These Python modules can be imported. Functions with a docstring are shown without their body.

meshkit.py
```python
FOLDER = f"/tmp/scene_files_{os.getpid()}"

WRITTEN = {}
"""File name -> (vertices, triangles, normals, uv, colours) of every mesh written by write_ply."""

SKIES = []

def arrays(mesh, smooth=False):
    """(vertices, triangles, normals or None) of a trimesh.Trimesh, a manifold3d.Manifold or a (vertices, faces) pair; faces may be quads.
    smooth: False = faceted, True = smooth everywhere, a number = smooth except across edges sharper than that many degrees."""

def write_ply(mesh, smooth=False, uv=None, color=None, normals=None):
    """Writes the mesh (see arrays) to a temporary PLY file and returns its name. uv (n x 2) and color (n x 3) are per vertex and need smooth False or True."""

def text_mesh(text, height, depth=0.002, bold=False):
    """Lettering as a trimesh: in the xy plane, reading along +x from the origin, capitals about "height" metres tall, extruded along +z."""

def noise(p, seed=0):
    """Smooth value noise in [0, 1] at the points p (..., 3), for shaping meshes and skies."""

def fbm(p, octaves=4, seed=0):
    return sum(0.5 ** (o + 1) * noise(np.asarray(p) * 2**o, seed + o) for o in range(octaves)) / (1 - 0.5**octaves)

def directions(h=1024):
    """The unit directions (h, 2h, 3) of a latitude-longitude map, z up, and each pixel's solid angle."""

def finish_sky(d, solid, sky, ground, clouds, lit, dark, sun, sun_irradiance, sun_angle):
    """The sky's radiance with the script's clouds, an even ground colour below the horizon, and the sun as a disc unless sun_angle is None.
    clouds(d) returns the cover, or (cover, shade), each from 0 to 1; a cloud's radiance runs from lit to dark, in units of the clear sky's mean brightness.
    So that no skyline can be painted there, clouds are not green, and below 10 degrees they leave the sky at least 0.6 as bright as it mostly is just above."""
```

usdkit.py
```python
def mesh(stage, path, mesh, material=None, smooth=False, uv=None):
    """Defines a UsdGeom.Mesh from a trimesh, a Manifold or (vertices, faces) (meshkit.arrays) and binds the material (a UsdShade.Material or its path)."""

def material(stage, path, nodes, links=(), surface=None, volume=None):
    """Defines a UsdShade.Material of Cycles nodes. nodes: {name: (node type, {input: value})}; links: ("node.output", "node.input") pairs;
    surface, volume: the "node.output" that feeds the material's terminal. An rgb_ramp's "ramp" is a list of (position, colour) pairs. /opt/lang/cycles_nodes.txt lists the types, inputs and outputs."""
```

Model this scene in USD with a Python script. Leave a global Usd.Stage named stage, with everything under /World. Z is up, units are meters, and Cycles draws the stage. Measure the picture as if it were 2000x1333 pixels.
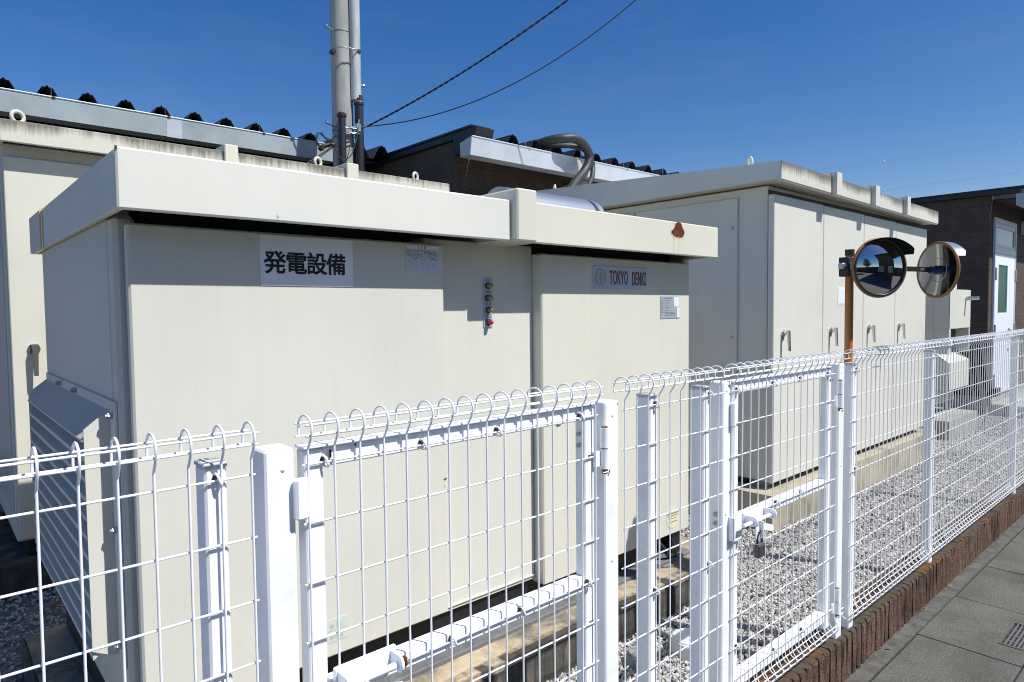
import math, json
import numpy as np, trimesh, meshkit, usdkit
from shapely.geometry import Polygon, Point, box as sbox
from shapely.ops import unary_union
from pxr import Usd, UsdGeom, UsdLux, UsdShade, Gf, Sdf, Vt

stage = Usd.Stage.CreateInMemory()
UsdGeom.SetStageUpAxis(stage, 'Z'); UsdGeom.SetStageMetersPerUnit(stage, 1.0)
world = UsdGeom.Xform.Define(stage, '/World'); stage.SetDefaultPrim(world.GetPrim())
UsdGeom.Scope.Define(stage, '/World/Looks')
rng = np.random.default_rng(7)

# ------------------------------------------------------------------ camera, sky, sun, exposure
EYE = np.array([0.0, 0.0, 1.62]); YAW, PITCH, ROLL, FPX = 0.73178694, -0.0474289, -0.01045039, 1294.936
cy, sy, cp, sp = math.cos(YAW), math.sin(YAW), math.cos(PITCH), math.sin(PITCH)
fwd = np.array([sy * cp, cy * cp, sp]); rt = np.array([cy, -sy, 0.0]); up = np.cross(rt, fwd)
rt, up = rt * math.cos(ROLL) + up * math.sin(ROLL), up * math.cos(ROLL) - rt * math.sin(ROLL)
cam = UsdGeom.Camera.Define(stage, '/World/camera')
cam.CreateHorizontalApertureAttr(36.0); cam.CreateVerticalApertureAttr(36.0 * 682 / 1024)
cam.CreateFocalLengthAttr(36.0 * FPX / 2000); cam.CreateClippingRangeAttr(Gf.Vec2f(0.05, 2000))
cam.AddTransformOp().Set(Gf.Matrix4d(*[*map(float, rt), 0, *map(float, up), 0, *map(float, -fwd), 0, *map(float, EYE), 1]))
cam.CreateExposureAttr(0.57)

SUN = np.array([0.42, -1.0, 1.5]); SUN /= np.linalg.norm(SUN)
sun = UsdLux.DistantLight.Define(stage, '/World/sun')
sun.CreateIntensityAttr(1.0); sun.CreateAngleAttr(0.53); sun.CreateColorAttr(Gf.Vec3f(1.0, 0.995, 0.985)); sun.CreateNormalizeAttr(True)
_x = np.cross([0, 0, 1], SUN); _x /= np.linalg.norm(_x); _y = np.cross(SUN, _x)
sun.AddTransformOp().Set(Gf.Matrix4d(*[*map(float, _x), 0, *map(float, _y), 0, *map(float, SUN), 0, 0, 0, 0, 1]))
sky = UsdLux.DomeLight.Define(stage, '/World/sky'); sky.CreateIntensityAttr(1.0)
skym = usdkit.material(stage, '/World/Looks/sky', {
    's': ('sky_texture', {'sky_type': 'single_scattering', 'sun_disc': False, 'sun_elevation': float(math.asin(SUN[2])),
                          'sun_rotation': float(math.atan2(SUN[0], SUN[1])), 'altitude': 100.0, 'air_density': 1.0, 'aerosol_density': 0.5, 'ozone_density': 1.6}),
    'h': ('hsv', {'hue': 0.513, 'saturation': 1.42, 'value': 1.0, 'fac': 1.0}),
    'tc': ('texture_coordinate', {}), 'm': ('mapping', {'scale': (1.2, 1.2, 5.0), 'rotation': (0.1, 0.25, 0.5)}), 'n': ('noise_texture', {'scale': 2.6, 'detail': 7.0, 'roughness': .62, 'distortion': .5}),
    'f': ('map_range', {'from_min': .50, 'from_max': .80, 'to_min': 0.0, 'to_max': .075, 'clamp': True}), 'c': ('mix_color', {'blend_type': 'mix', 'b': (3.4, 3.7, 4.3), 'use_clamp': False}),
    'b': ('background_shader', {'strength': 0.077})}, [('s.color', 'h.color'), ('tc.generated', 'm.vector'), ('m.vector', 'n.vector'), ('n.fac', 'f.value'), ('f.result', 'c.fac'), ('h.color', 'c.a'), ('c.result', 'b.color')], surface='b.background')
UsdShade.MaterialBindingAPI.Apply(sky.GetPrim()).Bind(skym)

# ------------------------------------------------------------------ helpers
def numbered(parent, name):
    p, k = f'{parent}/{name}', 0
    while stage.GetPrimAtPath(p):
        k += 1; p = f'{parent}/{name}_{k:03d}'
    return p
ORIGIN = {}
def thing(name, label, cat, loc=(0, 0, 0), group=None, kind=None):
    path = numbered('/World', name)
    x = UsdGeom.Xform.Define(stage, path); x.AddTranslateOp().Set(Gf.Vec3d(*map(float, loc)))
    keys(x.GetPrim(), label, cat, group, kind); ORIGIN[path] = np.array(loc, float)
    return path
def keys(prim, label=None, cat=None, group=None, kind=None):
    for k, v in (('label', label), ('category', cat), ('group', group), ('kind', kind)):
        if v: prim.SetCustomDataByKey(k, v)
def part(parent, name, mesh, m, smooth=False, label=None, kind=None):
    """One Mesh prim under a thing, a part or the world; mesh is in world coordinates."""
    path = numbered(parent, name)
    root = '/'.join(path.split('/')[:3])
    v, f, n = meshkit.arrays(mesh, smooth)
    o = ORIGIN.get(root, np.zeros(3))
    ms = UsdGeom.Mesh.Define(stage, path)
    ms.CreatePointsAttr(Vt.Vec3fArray.FromNumpy((v - o).astype(np.float32)))
    ms.CreateFaceVertexCountsAttr(Vt.IntArray.FromNumpy(np.full(len(f), 3, np.int32)))
    ms.CreateFaceVertexIndicesAttr(Vt.IntArray.FromNumpy(f.astype(np.int32).ravel()))
    ms.CreateSubdivisionSchemeAttr('none')
    if n is not None:
        ms.CreateNormalsAttr(Vt.Vec3fArray.FromNumpy(n.astype(np.float32))); ms.SetNormalsInterpolation('vertex')
    UsdShade.MaterialBindingAPI.Apply(ms.GetPrim()).Bind(m)
    keys(ms.GetPrim(), label=label, kind=kind)
    return path
def copy_of(src, name, label, loc, group=None):
    path = numbered('/World', name)
    x = UsdGeom.Xform.Define(stage, path)
    x.GetPrim().GetReferences().AddInternalReference(src); x.GetPrim().SetInstanceable(True)
    x.ClearXformOpOrder(); x.AddTranslateOp().Set(Gf.Vec3d(*map(float, loc)))
    keys(x.GetPrim(), label, stage.GetPrimAtPath(src).GetCustomDataByKey('category'), group)
    return path

_s = np.array([(sx, s2, s3) for sx in (-1, 1) for s2 in (-1, 1) for s3 in (-1, 1)], float)
_t24 = np.vstack([_s * (1, .8, .8), _s * (.8, 1, .8), _s * (.8, .8, 1)])
_h = trimesh.Trimesh(_t24, process=False).convex_hull
_map = [int(np.argmin(((_t24 - v) ** 2).sum(1))) for v in _h.vertices]
_F24 = np.array(_map)[_h.faces]
def cb(x0, x1, y0, y1, z0, z1, b=0.003, sx=0.0):
    """Box with chamfered edges; sx: rise of z per metre of x."""
    c = np.array([(x0 + x1) / 2, (y0 + y1) / 2, (z0 + z1) / 2]); h = np.array([x1 - x0, y1 - y0, z1 - z0]) / 2
    b = min(b, h.min() * .45)
    v = c + np.vstack([_s * (h - (0, b, b)), _s * (h - (b, 0, b)), _s * (h - (b, b, 0))])
    if sx: v[:, 2] += sx * (v[:, 0] - x0)
    return trimesh.Trimesh(v, _F24, process=False)
cat = trimesh.util.concatenate
def tube(pts, r, n=8, closed=False):
    p = np.asarray(pts, float); N = len(p)
    if closed: t = np.roll(p, -1, 0) - np.roll(p, 1, 0)
    else: t = np.gradient(p, axis=0)
    t /= np.linalg.norm(t, axis=1, keepdims=True)
    a = np.array([0, 0, 1.0]) if abs(t[0][2]) < .9 else np.array([1.0, 0, 0])
    u = np.cross(t[0], a); u /= np.linalg.norm(u); rings = []
    rr = np.broadcast_to(r, N)
    for i in range(N):
        u = u - t[i] * (u @ t[i]); u /= np.linalg.norm(u); w = np.cross(t[i], u)
        th = np.arange(n) / n * 2 * np.pi
        rings.append(p[i] + rr[i] * (np.cos(th)[:, None] * u + np.sin(th)[:, None] * w))
    v = np.vstack(rings); f = []
    for i in range(N if closed else N - 1):
        j = (i + 1) % N
        for k in range(n):
            l = (k + 1) % n
            f += [(i * n + k, i * n + l, j * n + l), (i * n + k, j * n + l, j * n + k)]
    if not closed:
        v = np.vstack([v, p[0], p[-1]])
        for k in range(n):
            l = (k + 1) % n
            f += [(N * n, l, k), (N * n + 1, (N - 1) * n + k, (N - 1) * n + l)]
    m = trimesh.Trimesh(v, f, process=False)
    return m
def rod(a, b, r, n=10): return tube([a, b], r, n)
def spline(pts, k=8):
    p = np.asarray(pts, float); P = np.vstack([2 * p[0] - p[1], p, 2 * p[-1] - p[-2]]); out = []
    for i in range(1, len(P) - 2):
        for s in np.arange(k) / k:
            a, b, c, d = P[i - 1:i + 3]
            out.append(.5 * (2 * b + (c - a) * s + (2 * a - 5 * b + 4 * c - d) * s * s + (3 * b - a - 3 * c + d) * s ** 3))
    return np.array(out + [p[-1]])
def ext_x(poly_yz, x0, x1):
    m = trimesh.creation.extrude_polygon(poly_yz if isinstance(poly_yz, Polygon) else Polygon(poly_yz), x1 - x0, engine='earcut')
    v = m.vertices; return trimesh.Trimesh(np.c_[v[:, 2] + x0, v[:, 0], v[:, 1]], m.faces, process=False)
def ext_y(poly_xz, y0, y1):
    if hasattr(poly_xz, 'geoms'): return cat([ext_y(q, y0, y1) for q in poly_xz.geoms])
    m = trimesh.creation.extrude_polygon(poly_xz if isinstance(poly_xz, Polygon) else Polygon(poly_xz), y1 - y0, engine='earcut')
    v = m.vertices; return trimesh.Trimesh(np.c_[v[:, 0], y1 - v[:, 2], v[:, 1]], m.faces, process=False)
def ext_z(poly_xy, z0, z1):
    m = trimesh.creation.extrude_polygon(poly_xy if isinstance(poly_xy, Polygon) else Polygon(poly_xy), z1 - z0, engine='earcut')
    v = m.vertices; return trimesh.Trimesh(v + (0, 0, z0), m.faces, process=False)
def disc_y(x, z, r, y0, y1, n=28): return ext_y(Point(x, z).buffer(r, quad_segs=n // 4), y0, y1)
def text_on_y(txt, x0, x1, z0, z1, y, bold=False, depth=.0012):
    m = meshkit.text_mesh(txt, 1.0, depth=.02, bold=bold); lo, hi = m.bounds
    v = (m.vertices - lo) / (hi - lo)
    return trimesh.Trimesh(np.c_[x0 + v[:, 0] * (x1 - x0), y - v[:, 2] * depth, z0 + v[:, 1] * (z1 - z0)], m.faces, process=False)
GLYPH = json.loads('''{"発":[[[[4,80],[2,84],[5,88],[25,99],[40,110],[19,130],[20,135],[27,142],[21,146],[21,160],[23,163],[87,164],[99,158],[98,151],[90,135],[75,113],[65,103],[65,101],[135,101],[136,103],[121,121],[112,135],[100,158],[99,165],[104,169],[113,172],[118,171],[128,152],[130,150],[150,169],[156,169],[167,161],[168,156],[142,133],[142,131],[149,123],[175,147],[180,146],[189,140],[192,137],[191,133],[164,108],[179,98],[196,89],[198,85],[189,73],[184,69],[174,73],[160,82],[155,79],[136,79],[136,57],[181,57],[184,53],[184,39],[180,35],[136,35],[136,4],[164,3],[166,9],[167,25],[170,28],[173,28],[186,22],[189,19],[188,6],[184,-8],[177,-16],[170,-19],[130,-19],[122,-17],[116,-11],[113,-5],[112,35],[84,35],[80,21],[74,11],[61,-4],[39,-17],[29,-21],[23,-20],[13,-8],[13,-3],[34,7],[44,13],[53,22],[59,34],[58,35],[18,36],[16,39],[16,54],[20,57],[62,57],[62,78],[44,79],[40,82],[19,70],[14,69],[11,70]],[[86,79],[85,78],[85,57],[112,57],[112,79]],[[38,143],[37,142],[38,140],[55,126],[59,129],[67,142],[66,143]]]],"電":[[[[11,136],[15,140],[88,141],[87,144],[26,144],[23,147],[23,160],[26,164],[175,163],[177,160],[177,148],[174,144],[112,144],[111,143],[112,140],[185,140],[189,137],[189,96],[185,93],[169,93],[169,82],[167,80],[118,79],[114,82],[113,85],[111,84],[111,76],[168,76],[171,74],[172,11],[168,8],[111,8],[110,5],[111,2],[117,1],[167,1],[173,5],[176,23],[182,25],[193,20],[196,17],[195,1],[190,-10],[185,-15],[174,-19],[102,-18],[96,-15],[91,-10],[88,-5],[86,8],[52,8],[51,0],[49,-2],[31,-2],[29,1],[30,74],[33,76],[87,76],[88,84],[86,85],[85,82],[81,79],[36,79],[31,83],[31,93],[13,94],[11,97]],[[166,97],[167,98],[166,121],[111,120],[112,113],[114,117],[117,118],[160,118],[164,114],[164,104],[161,101],[117,101],[112,106],[112,92],[117,97]],[[110,28],[111,27],[149,27],[150,32],[149,33],[111,33]],[[110,52],[111,51],[149,51],[150,56],[149,57],[111,57]],[[34,97],[82,97],[87,92],[88,105],[86,106],[85,103],[82,101],[39,101],[36,102],[34,106],[33,98]],[[82,118],[87,113],[88,114],[87,121],[34,121],[33,120],[34,113],[36,117],[39,118]],[[51,28],[52,27],[86,27],[87,32],[86,33],[52,33]],[[51,52],[52,51],[86,51],[87,56],[86,57],[52,57]]]],"設":[[[[14,55],[18,59],[78,59],[81,55],[81,4],[96,8],[115,18],[115,20],[101,37],[87,62],[82,62],[78,65],[18,65],[15,66],[14,81],[17,85],[77,85],[81,83],[82,85],[75,92],[17,92],[14,95],[14,109],[18,112],[77,112],[80,110],[81,105],[82,104],[91,112],[97,125],[99,136],[99,161],[101,164],[165,165],[168,161],[168,112],[190,111],[193,101],[192,93],[187,90],[161,90],[153,93],[150,96],[146,106],[146,143],[122,143],[120,123],[116,110],[107,96],[96,85],[172,85],[183,80],[185,77],[184,70],[174,48],[166,35],[153,19],[168,10],[195,1],[197,-1],[197,-4],[187,-18],[184,-20],[177,-19],[156,-11],[134,2],[112,-10],[88,-20],[82,-19],[74,-8],[36,-8],[35,-15],[33,-17],[17,-18],[14,-14]],[[113,61],[123,44],[134,33],[146,46],[155,61],[153,62],[114,62]],[[35,14],[36,13],[60,13],[60,38],[35,38]]],[[[9,118],[5,122],[5,134],[7,137],[40,138],[28,160],[28,164],[30,167],[40,173],[47,172],[56,157],[62,146],[60,138],[86,138],[90,135],[90,121],[87,118]]]],"備":[[[[4,83],[3,89],[14,105],[27,129],[44,171],[51,172],[63,168],[64,162],[61,153],[63,152],[90,152],[90,169],[94,172],[108,172],[112,170],[114,152],[137,152],[139,171],[142,172],[158,171],[161,168],[161,152],[184,152],[188,148],[187,131],[162,130],[161,119],[191,118],[193,115],[192,99],[189,97],[107,97],[102,90],[103,89],[179,89],[183,86],[184,-5],[182,-11],[177,-16],[173,-18],[152,-18],[149,-15],[146,-2],[149,1],[162,1],[162,9],[139,10],[137,-14],[134,-16],[119,-16],[116,-12],[116,10],[94,10],[93,9],[92,-18],[89,-20],[72,-19],[70,-16],[70,57],[69,58],[57,51],[54,52],[51,56],[49,56],[49,-17],[45,-20],[29,-19],[26,-15],[26,76],[24,77],[17,68],[13,67],[11,69]],[[138,31],[139,30],[161,30],[162,38],[139,39]],[[138,60],[139,59],[161,59],[162,67],[139,68]],[[113,120],[114,119],[137,119],[138,129],[114,130]],[[93,31],[94,30],[115,30],[116,38],[94,39]],[[93,60],[94,59],[115,59],[116,67],[94,68]],[[59,145],[49,122],[49,75],[50,74],[69,87],[77,96],[76,97],[55,98],[54,101],[55,117],[58,119],[89,119],[90,129],[89,130],[62,131],[60,133],[60,144]]]],"注":[[[[17,159],[24,169],[28,170],[56,156],[69,147],[69,143],[63,134],[64,133],[119,134],[120,136],[106,162],[106,165],[109,169],[120,173],[125,173],[131,165],[139,151],[144,141],[144,134],[188,134],[191,133],[192,116],[189,112],[139,111],[139,74],[181,74],[184,70],[184,56],[180,52],[139,52],[139,9],[140,8],[193,8],[196,4],[195,-13],[192,-14],[60,-14],[57,-13],[56,4],[59,8],[115,9],[115,52],[73,52],[70,56],[70,70],[74,74],[115,74],[115,111],[65,113],[63,116],[63,132],[57,129],[52,131],[36,141],[18,151],[15,155]]],[[[26,-18],[10,-5],[11,-1],[31,31],[48,61],[51,64],[56,63],[66,53],[67,48],[35,-9],[30,-17]]],[[[7,96],[5,101],[8,106],[14,113],[20,114],[54,95],[57,92],[57,87],[49,75],[43,74]]]],"意":[[[[50,136],[22,138],[20,141],[21,155],[24,157],[87,157],[88,158],[85,165],[86,170],[99,174],[104,174],[108,170],[116,157],[178,156],[180,153],[179,138],[152,137],[146,126],[188,125],[191,121],[191,108],[187,105],[15,105],[12,107],[11,121],[13,124],[54,125],[54,128]],[[76,135],[80,125],[119,125],[125,136],[124,137],[77,137]]],[[[9,-3],[23,16],[32,32],[36,36],[34,40],[34,98],[36,101],[163,102],[166,100],[167,40],[164,35],[187,6],[190,-2],[187,-6],[177,-11],[170,-9],[159,9],[145,25],[146,31],[152,34],[151,36],[111,36],[111,34],[121,27],[126,21],[125,18],[113,7],[110,8],[87,25],[80,30],[78,29],[78,4],[81,2],[123,2],[127,6],[128,19],[130,21],[135,22],[147,17],[150,12],[147,-5],[140,-15],[134,-18],[127,-19],[80,-19],[70,-18],[62,-14],[59,-11],[56,-4],[56,30],[58,33],[61,34],[60,36],[40,36],[41,34],[52,29],[53,24],[40,1],[27,-14],[22,-15],[11,-8]],[[56,55],[57,54],[143,54],[144,60],[143,61],[57,61]],[[57,84],[56,83],[57,79],[143,79],[144,80],[143,84]],[[73,34],[78,33],[78,36],[73,36]]]],"停":[[[[11,72],[3,85],[4,91],[17,107],[28,125],[51,172],[59,171],[69,167],[70,164],[68,155],[69,154],[113,154],[113,156],[109,163],[110,167],[119,172],[127,173],[131,170],[140,154],[190,154],[194,151],[194,137],[192,134],[172,132],[176,130],[177,127],[177,88],[173,84],[79,84],[76,88],[76,127],[81,132],[64,133],[59,136],[50,117],[50,-16],[47,-20],[32,-20],[28,-17],[28,79],[26,80],[18,71],[14,70]],[[97,104],[98,103],[154,103],[155,111],[154,112],[98,112]]],[[[58,75],[59,78],[62,79],[191,79],[194,75],[194,42],[191,39],[176,39],[175,34],[173,32],[138,32],[138,-5],[135,-12],[131,-16],[125,-19],[92,-20],[89,-17],[85,-6],[85,-2],[89,1],[115,1],[115,31],[79,32],[77,34],[75,39],[60,40],[58,43]],[[172,52],[173,53],[172,59],[80,59],[79,58],[80,52]]]],"止":[[[[33,13],[34,14],[34,124],[35,127],[38,128],[54,128],[57,125],[57,13],[96,13],[96,168],[100,172],[117,171],[119,168],[119,105],[181,105],[185,101],[185,86],[182,82],[119,82],[119,14],[191,13],[194,9],[193,-8],[190,-10],[10,-10],[7,-8],[6,9],[8,12]]]]}''')
def glyph_on_y(ch, x0, z0, size, y, depth=.0012, sxz=1.0):
    out = []
    for g in GLYPH[ch]:
        rings = [[(x0 + a / 200 * size * sxz, z0 + (b + 24) / 200 * size) for a, b in R] for R in g]
        pg = Polygon(rings[0], rings[1:]).buffer(0)
        out += [ext_y(q, y - depth, y) for q in getattr(pg, 'geoms', [pg])]
    return cat(out)
def eyebolt(c, r=.042, rr=.011, facing=0.0):
    th = np.arange(20) / 20 * 2 * np.pi; d = np.array([math.cos(facing), math.sin(facing), 0])
    ring = tube([np.array(c) + (0, 0, r + .012) + r * (np.cos(t) * d + np.sin(t) * np.array([0, 0, 1])) for t in th], rr, 10, closed=True)
    return cat([ring, rod(np.array(c) - (0, 0, .01), np.array(c) + (0, 0, .018), rr * 1.7, 12)])
def noisy(mesh, amp, scale, seed=0):
    m = mesh.copy(); v = m.vertices
    d = np.stack([meshkit.fbm(v * scale + 7.1 * k, 3, seed + k) for k in range(3)], 1) - .5
    m.vertices = v + d * amp * 2; return m
def gridbox(x0, x1, y0, y1, z0, z1, step):
    m = trimesh.creation.box([x1 - x0, y1 - y0, z1 - z0]); m.apply_translation([(x0 + x1) / 2, (y0 + y1) / 2, (z0 + z1) / 2])
    m = trimesh.Trimesh(*trimesh.remesh.subdivide_to_size(m.vertices, m.faces, step), process=True); return m

# ------------------------------------------------------------------ materials
LOOK = '/World/Looks/'
def flat(name, col, rough=.5, metallic=0.0, bump=0.0, bscale=150., **kw):
    n = {'p': ('principled_bsdf', {'base_color': col, 'roughness': rough, 'metallic': metallic, **kw})}; l = []
    if bump:
        n |= {'g': ('geometry', {}), 'n': ('noise_texture', {'scale': bscale, 'detail': 3.0}), 'b': ('bump', {'strength': bump, 'distance': .002})}
        l += [('g.position', 'n.vector'), ('n.fac', 'b.height'), ('b.normal', 'p.normal')]
    return usdkit.material(stage, LOOK + name, n, l, surface='p.BSDF')
def mottled(name, stops, scale, rough=.8, detail=6., bump=.3, bscale=None, bdist=.004, stretch=(1, 1, 1), spec=.3, distortion=0., nrough=.6):
    n = {'g': ('geometry', {}), 'm': ('mapping', {'scale': stretch}), 'n': ('noise_texture', {'scale': scale, 'detail': detail, 'roughness': nrough, 'distortion': distortion}),
         'r': ('rgb_ramp', {'ramp': stops}), 'n2': ('noise_texture', {'scale': bscale or scale * 4, 'detail': 4.0}),
         'b': ('bump', {'strength': bump, 'distance': bdist}), 'p': ('principled_bsdf', {'roughness': rough, 'specular_ior_level': spec})}
    return usdkit.material(stage, LOOK + name, n, [('g.position', 'm.vector'), ('m.vector', 'n.vector'), ('n.fac', 'r.fac'), ('r.color', 'p.base_color'),
                           ('g.position', 'n2.vector'), ('n2.fac', 'b.height'), ('b.normal', 'p.normal')], surface='p.BSDF')
def paint(name, col, rough=.42, dirt=None, streak=.016, extra=None):
    """Weathered sheet-metal paint: faint clouding, vertical runs, orange peel; dirt=(z of the edge, reach downwards, z slope per x) adds black runs below an edge."""
    c = np.array(col)
    n = {'g': ('geometry', {}), 'n1': ('noise_texture', {'scale': 1.6, 'detail': 5.0}), 'r1': ('rgb_ramp', {'ramp': [(.3, tuple(c * .93)), (.55, tuple(c)), (.75, tuple(np.minimum(c * 1.03, 1)))]}),
         'm2': ('mapping', {'scale': (26, 26, 1.3)}), 'n2': ('noise_texture', {'scale': 1.0, 'detail': 4.0}),
         'r2': ('rgb_ramp', {'ramp': [(.3, (1 - streak * 1.6, 1 - streak * 1.7, 1 - streak * 1.9)), (.5, (1 - streak * .4,) * 3), (.62, (1, 1, 1))]}),
         'x': ('mix_color', {'blend_type': 'multiply', 'fac': 1.0}),
         'n4': ('noise_texture', {'scale': 9.0, 'detail': 6.0, 'roughness': .7}), 'r4': ('rgb_ramp', {'ramp': [(.25, (.86, .85, .82)), (.36, (1, 1, 1))]}), 'x4': ('mix_color', {'blend_type': 'multiply', 'fac': .35}),
         'n6': ('noise_texture', {'scale': 24.0, 'detail': 3.0, 'roughness': .5}), 'r6': ('rgb_ramp', {'ramp': [(.20, (.25, .22, .18)), (.232, (1, 1, 1))]}), 'x6': ('mix_color', {'blend_type': 'multiply', 'fac': .85}), 'n3': ('noise_texture', {'scale': 90.0, 'detail': 2.0}), 'n5': ('noise_texture', {'scale': 2.2, 'detail': 1.0}), 'h': ('math', {'math_type': 'multiply_add', 'value2': 9.0}),
         'b': ('bump', {'strength': .10, 'distance': .0016}), 'p': ('principled_bsdf', {'roughness': rough, 'specular_ior_level': .26})}
    l = [('g.position', 'n1.vector'), ('n1.fac', 'r1.fac'), ('g.position', 'm2.vector'), ('m2.vector', 'n2.vector'), ('n2.fac', 'r2.fac'), ('r1.color', 'x.a'), ('r2.color', 'x.b'),
         ('g.position', 'n4.vector'), ('n4.fac', 'r4.fac'), ('x.result', 'x4.a'), ('r4.color', 'x4.b'),
         ('g.position', 'n3.vector'), ('g.position', 'n5.vector'), ('n5.fac', 'h.value1'), ('n3.fac', 'h.value3'), ('h.value', 'b.height'), ('b.normal', 'p.normal')]
    l += [('g.position', 'n6.vector'), ('n6.fac', 'r6.fac'), ('x4.result', 'x6.a'), ('r6.color', 'x6.b')]
    out = 'x6.result'
    if dirt:
        z1, reach, slope, x0 = dirt
        n |= {'s': ('separate_xyz', {}), 'zx': ('math', {'math_type': 'multiply_add', 'value2': -slope, 'value3': slope * x0}), 'za': ('math', {'math_type': 'add'}),
              'zr': ('map_range', {'from_min': z1 - reach, 'from_max': z1, 'to_min': 0.0, 'to_max': 1.0, 'clamp': True}),
              'm5': ('mapping', {'scale': (46, 46, 3.5)}), 'd1': ('noise_texture', {'scale': 1.0, 'detail': 5.0, 'roughness': .65}), 'd2': ('noise_texture', {'scale': 2.1, 'detail': 2.0}),
              'q1': ('math', {'math_type': 'add'}), 'q2': ('math', {'math_type': 'add'}), 'rd': ('rgb_ramp', {'ramp': [(.0, (0, 0, 0)), (1, (1, 1, 1))]}),
              'qs': ('map_range', {'from_min': 1.43, 'from_max': 1.90, 'to_min': 0.0, 'to_max': .85, 'clamp': True}),
              'xd': ('mix_color', {'blend_type': 'mix', 'b': (.10, .093, .075)})}
        l += [('g.position', 's.vector'), ('s.x', 'zx.value1'), ('zx.value', 'za.value1'), ('s.z', 'za.value2'), ('za.value', 'zr.value'), ('g.position', 'm5.vector'), ('m5.vector', 'd1.vector'), ('g.position', 'd2.vector'),
              ('zr.result', 'q1.value1'), ('d1.fac', 'q1.value2'), ('q1.value', 'q2.value1'), ('d2.fac', 'q2.value2'), ('q2.value', 'qs.value'), ('qs.result', 'xd.fac'), (out, 'xd.a')]
        out = 'xd.result'
    l.append((out, 'p.base_color'))
    return usdkit.material(stage, LOOK + name, n, l, surface='p.BSDF')

CREAM = (.640, .622, .532)
M_cream = paint('cream_paint', CREAM)
M_cream2 = paint('cream_paint_warm', (.640, .618, .508))
M_roof1 = paint('roof_paint', (.690, .675, .592), .38, streak=.012)
M_roof1r = paint('roof_paint_warm', (.655, .634, .512), .40, streak=.012)
M_grey = paint('grey_cream_paint', (.640, .618, .535), .40)
M_grey_d = paint('stained_roof_paint', (.630, .608, .515), .5, dirt=(2.592, .12, -.0125, 4.32))
M_c2d = paint('stained_roof_paint_old', (.60, .575, .470), .55, dirt=(2.652, .13, .004, .36))
def coat(name, col, speck):
    c = np.array(col)
    n = {'g': ('geometry', {}), 'n': ('noise_texture', {'scale': 7.0, 'detail': 7.0, 'roughness': .7}), 'r': ('rgb_ramp', {'ramp': [(.28, tuple(c * .86)), (.45, tuple(c * .98)), (.6, tuple(c))]}),
         'n2': ('noise_texture', {'scale': 34.0, 'detail': 4.0, 'roughness': .6}), 'r2': ('rgb_ramp', {'ramp': [(speck - .03, (.20, .09, .035)), (speck, (.62, .50, .36)), (speck + .025, (1, 1, 1))]}), 'x': ('mix_color', {'blend_type': 'multiply', 'fac': 1.0}),
         'n3': ('noise_texture', {'scale': 240.0, 'detail': 2.0}), 'b': ('bump', {'strength': .06, 'distance': .001}), 'p': ('principled_bsdf', {'roughness': .34, 'specular_ior_level': .4})}
    return usdkit.material(stage, LOOK + name, n, [('g.position', 'n.vector'), ('n.fac', 'r.fac'), ('g.position', 'n2.vector'), ('n2.fac', 'r2.fac'), ('r.color', 'x.a'), ('r2.color', 'x.b'), ('x.result', 'p.base_color'), ('g.position', 'n3.vector'), ('n3.fac', 'b.height'), ('b.normal', 'p.normal')], surface='p.BSDF')
M_white = coat('white_fence_coating', (.87, .875, .88), .225)
M_wire = coat('white_wire_coating', (.87, .875, .88), .255)
M_black = flat('black_steel', (.012, .012, .013), .5, bump=.1)
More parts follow.
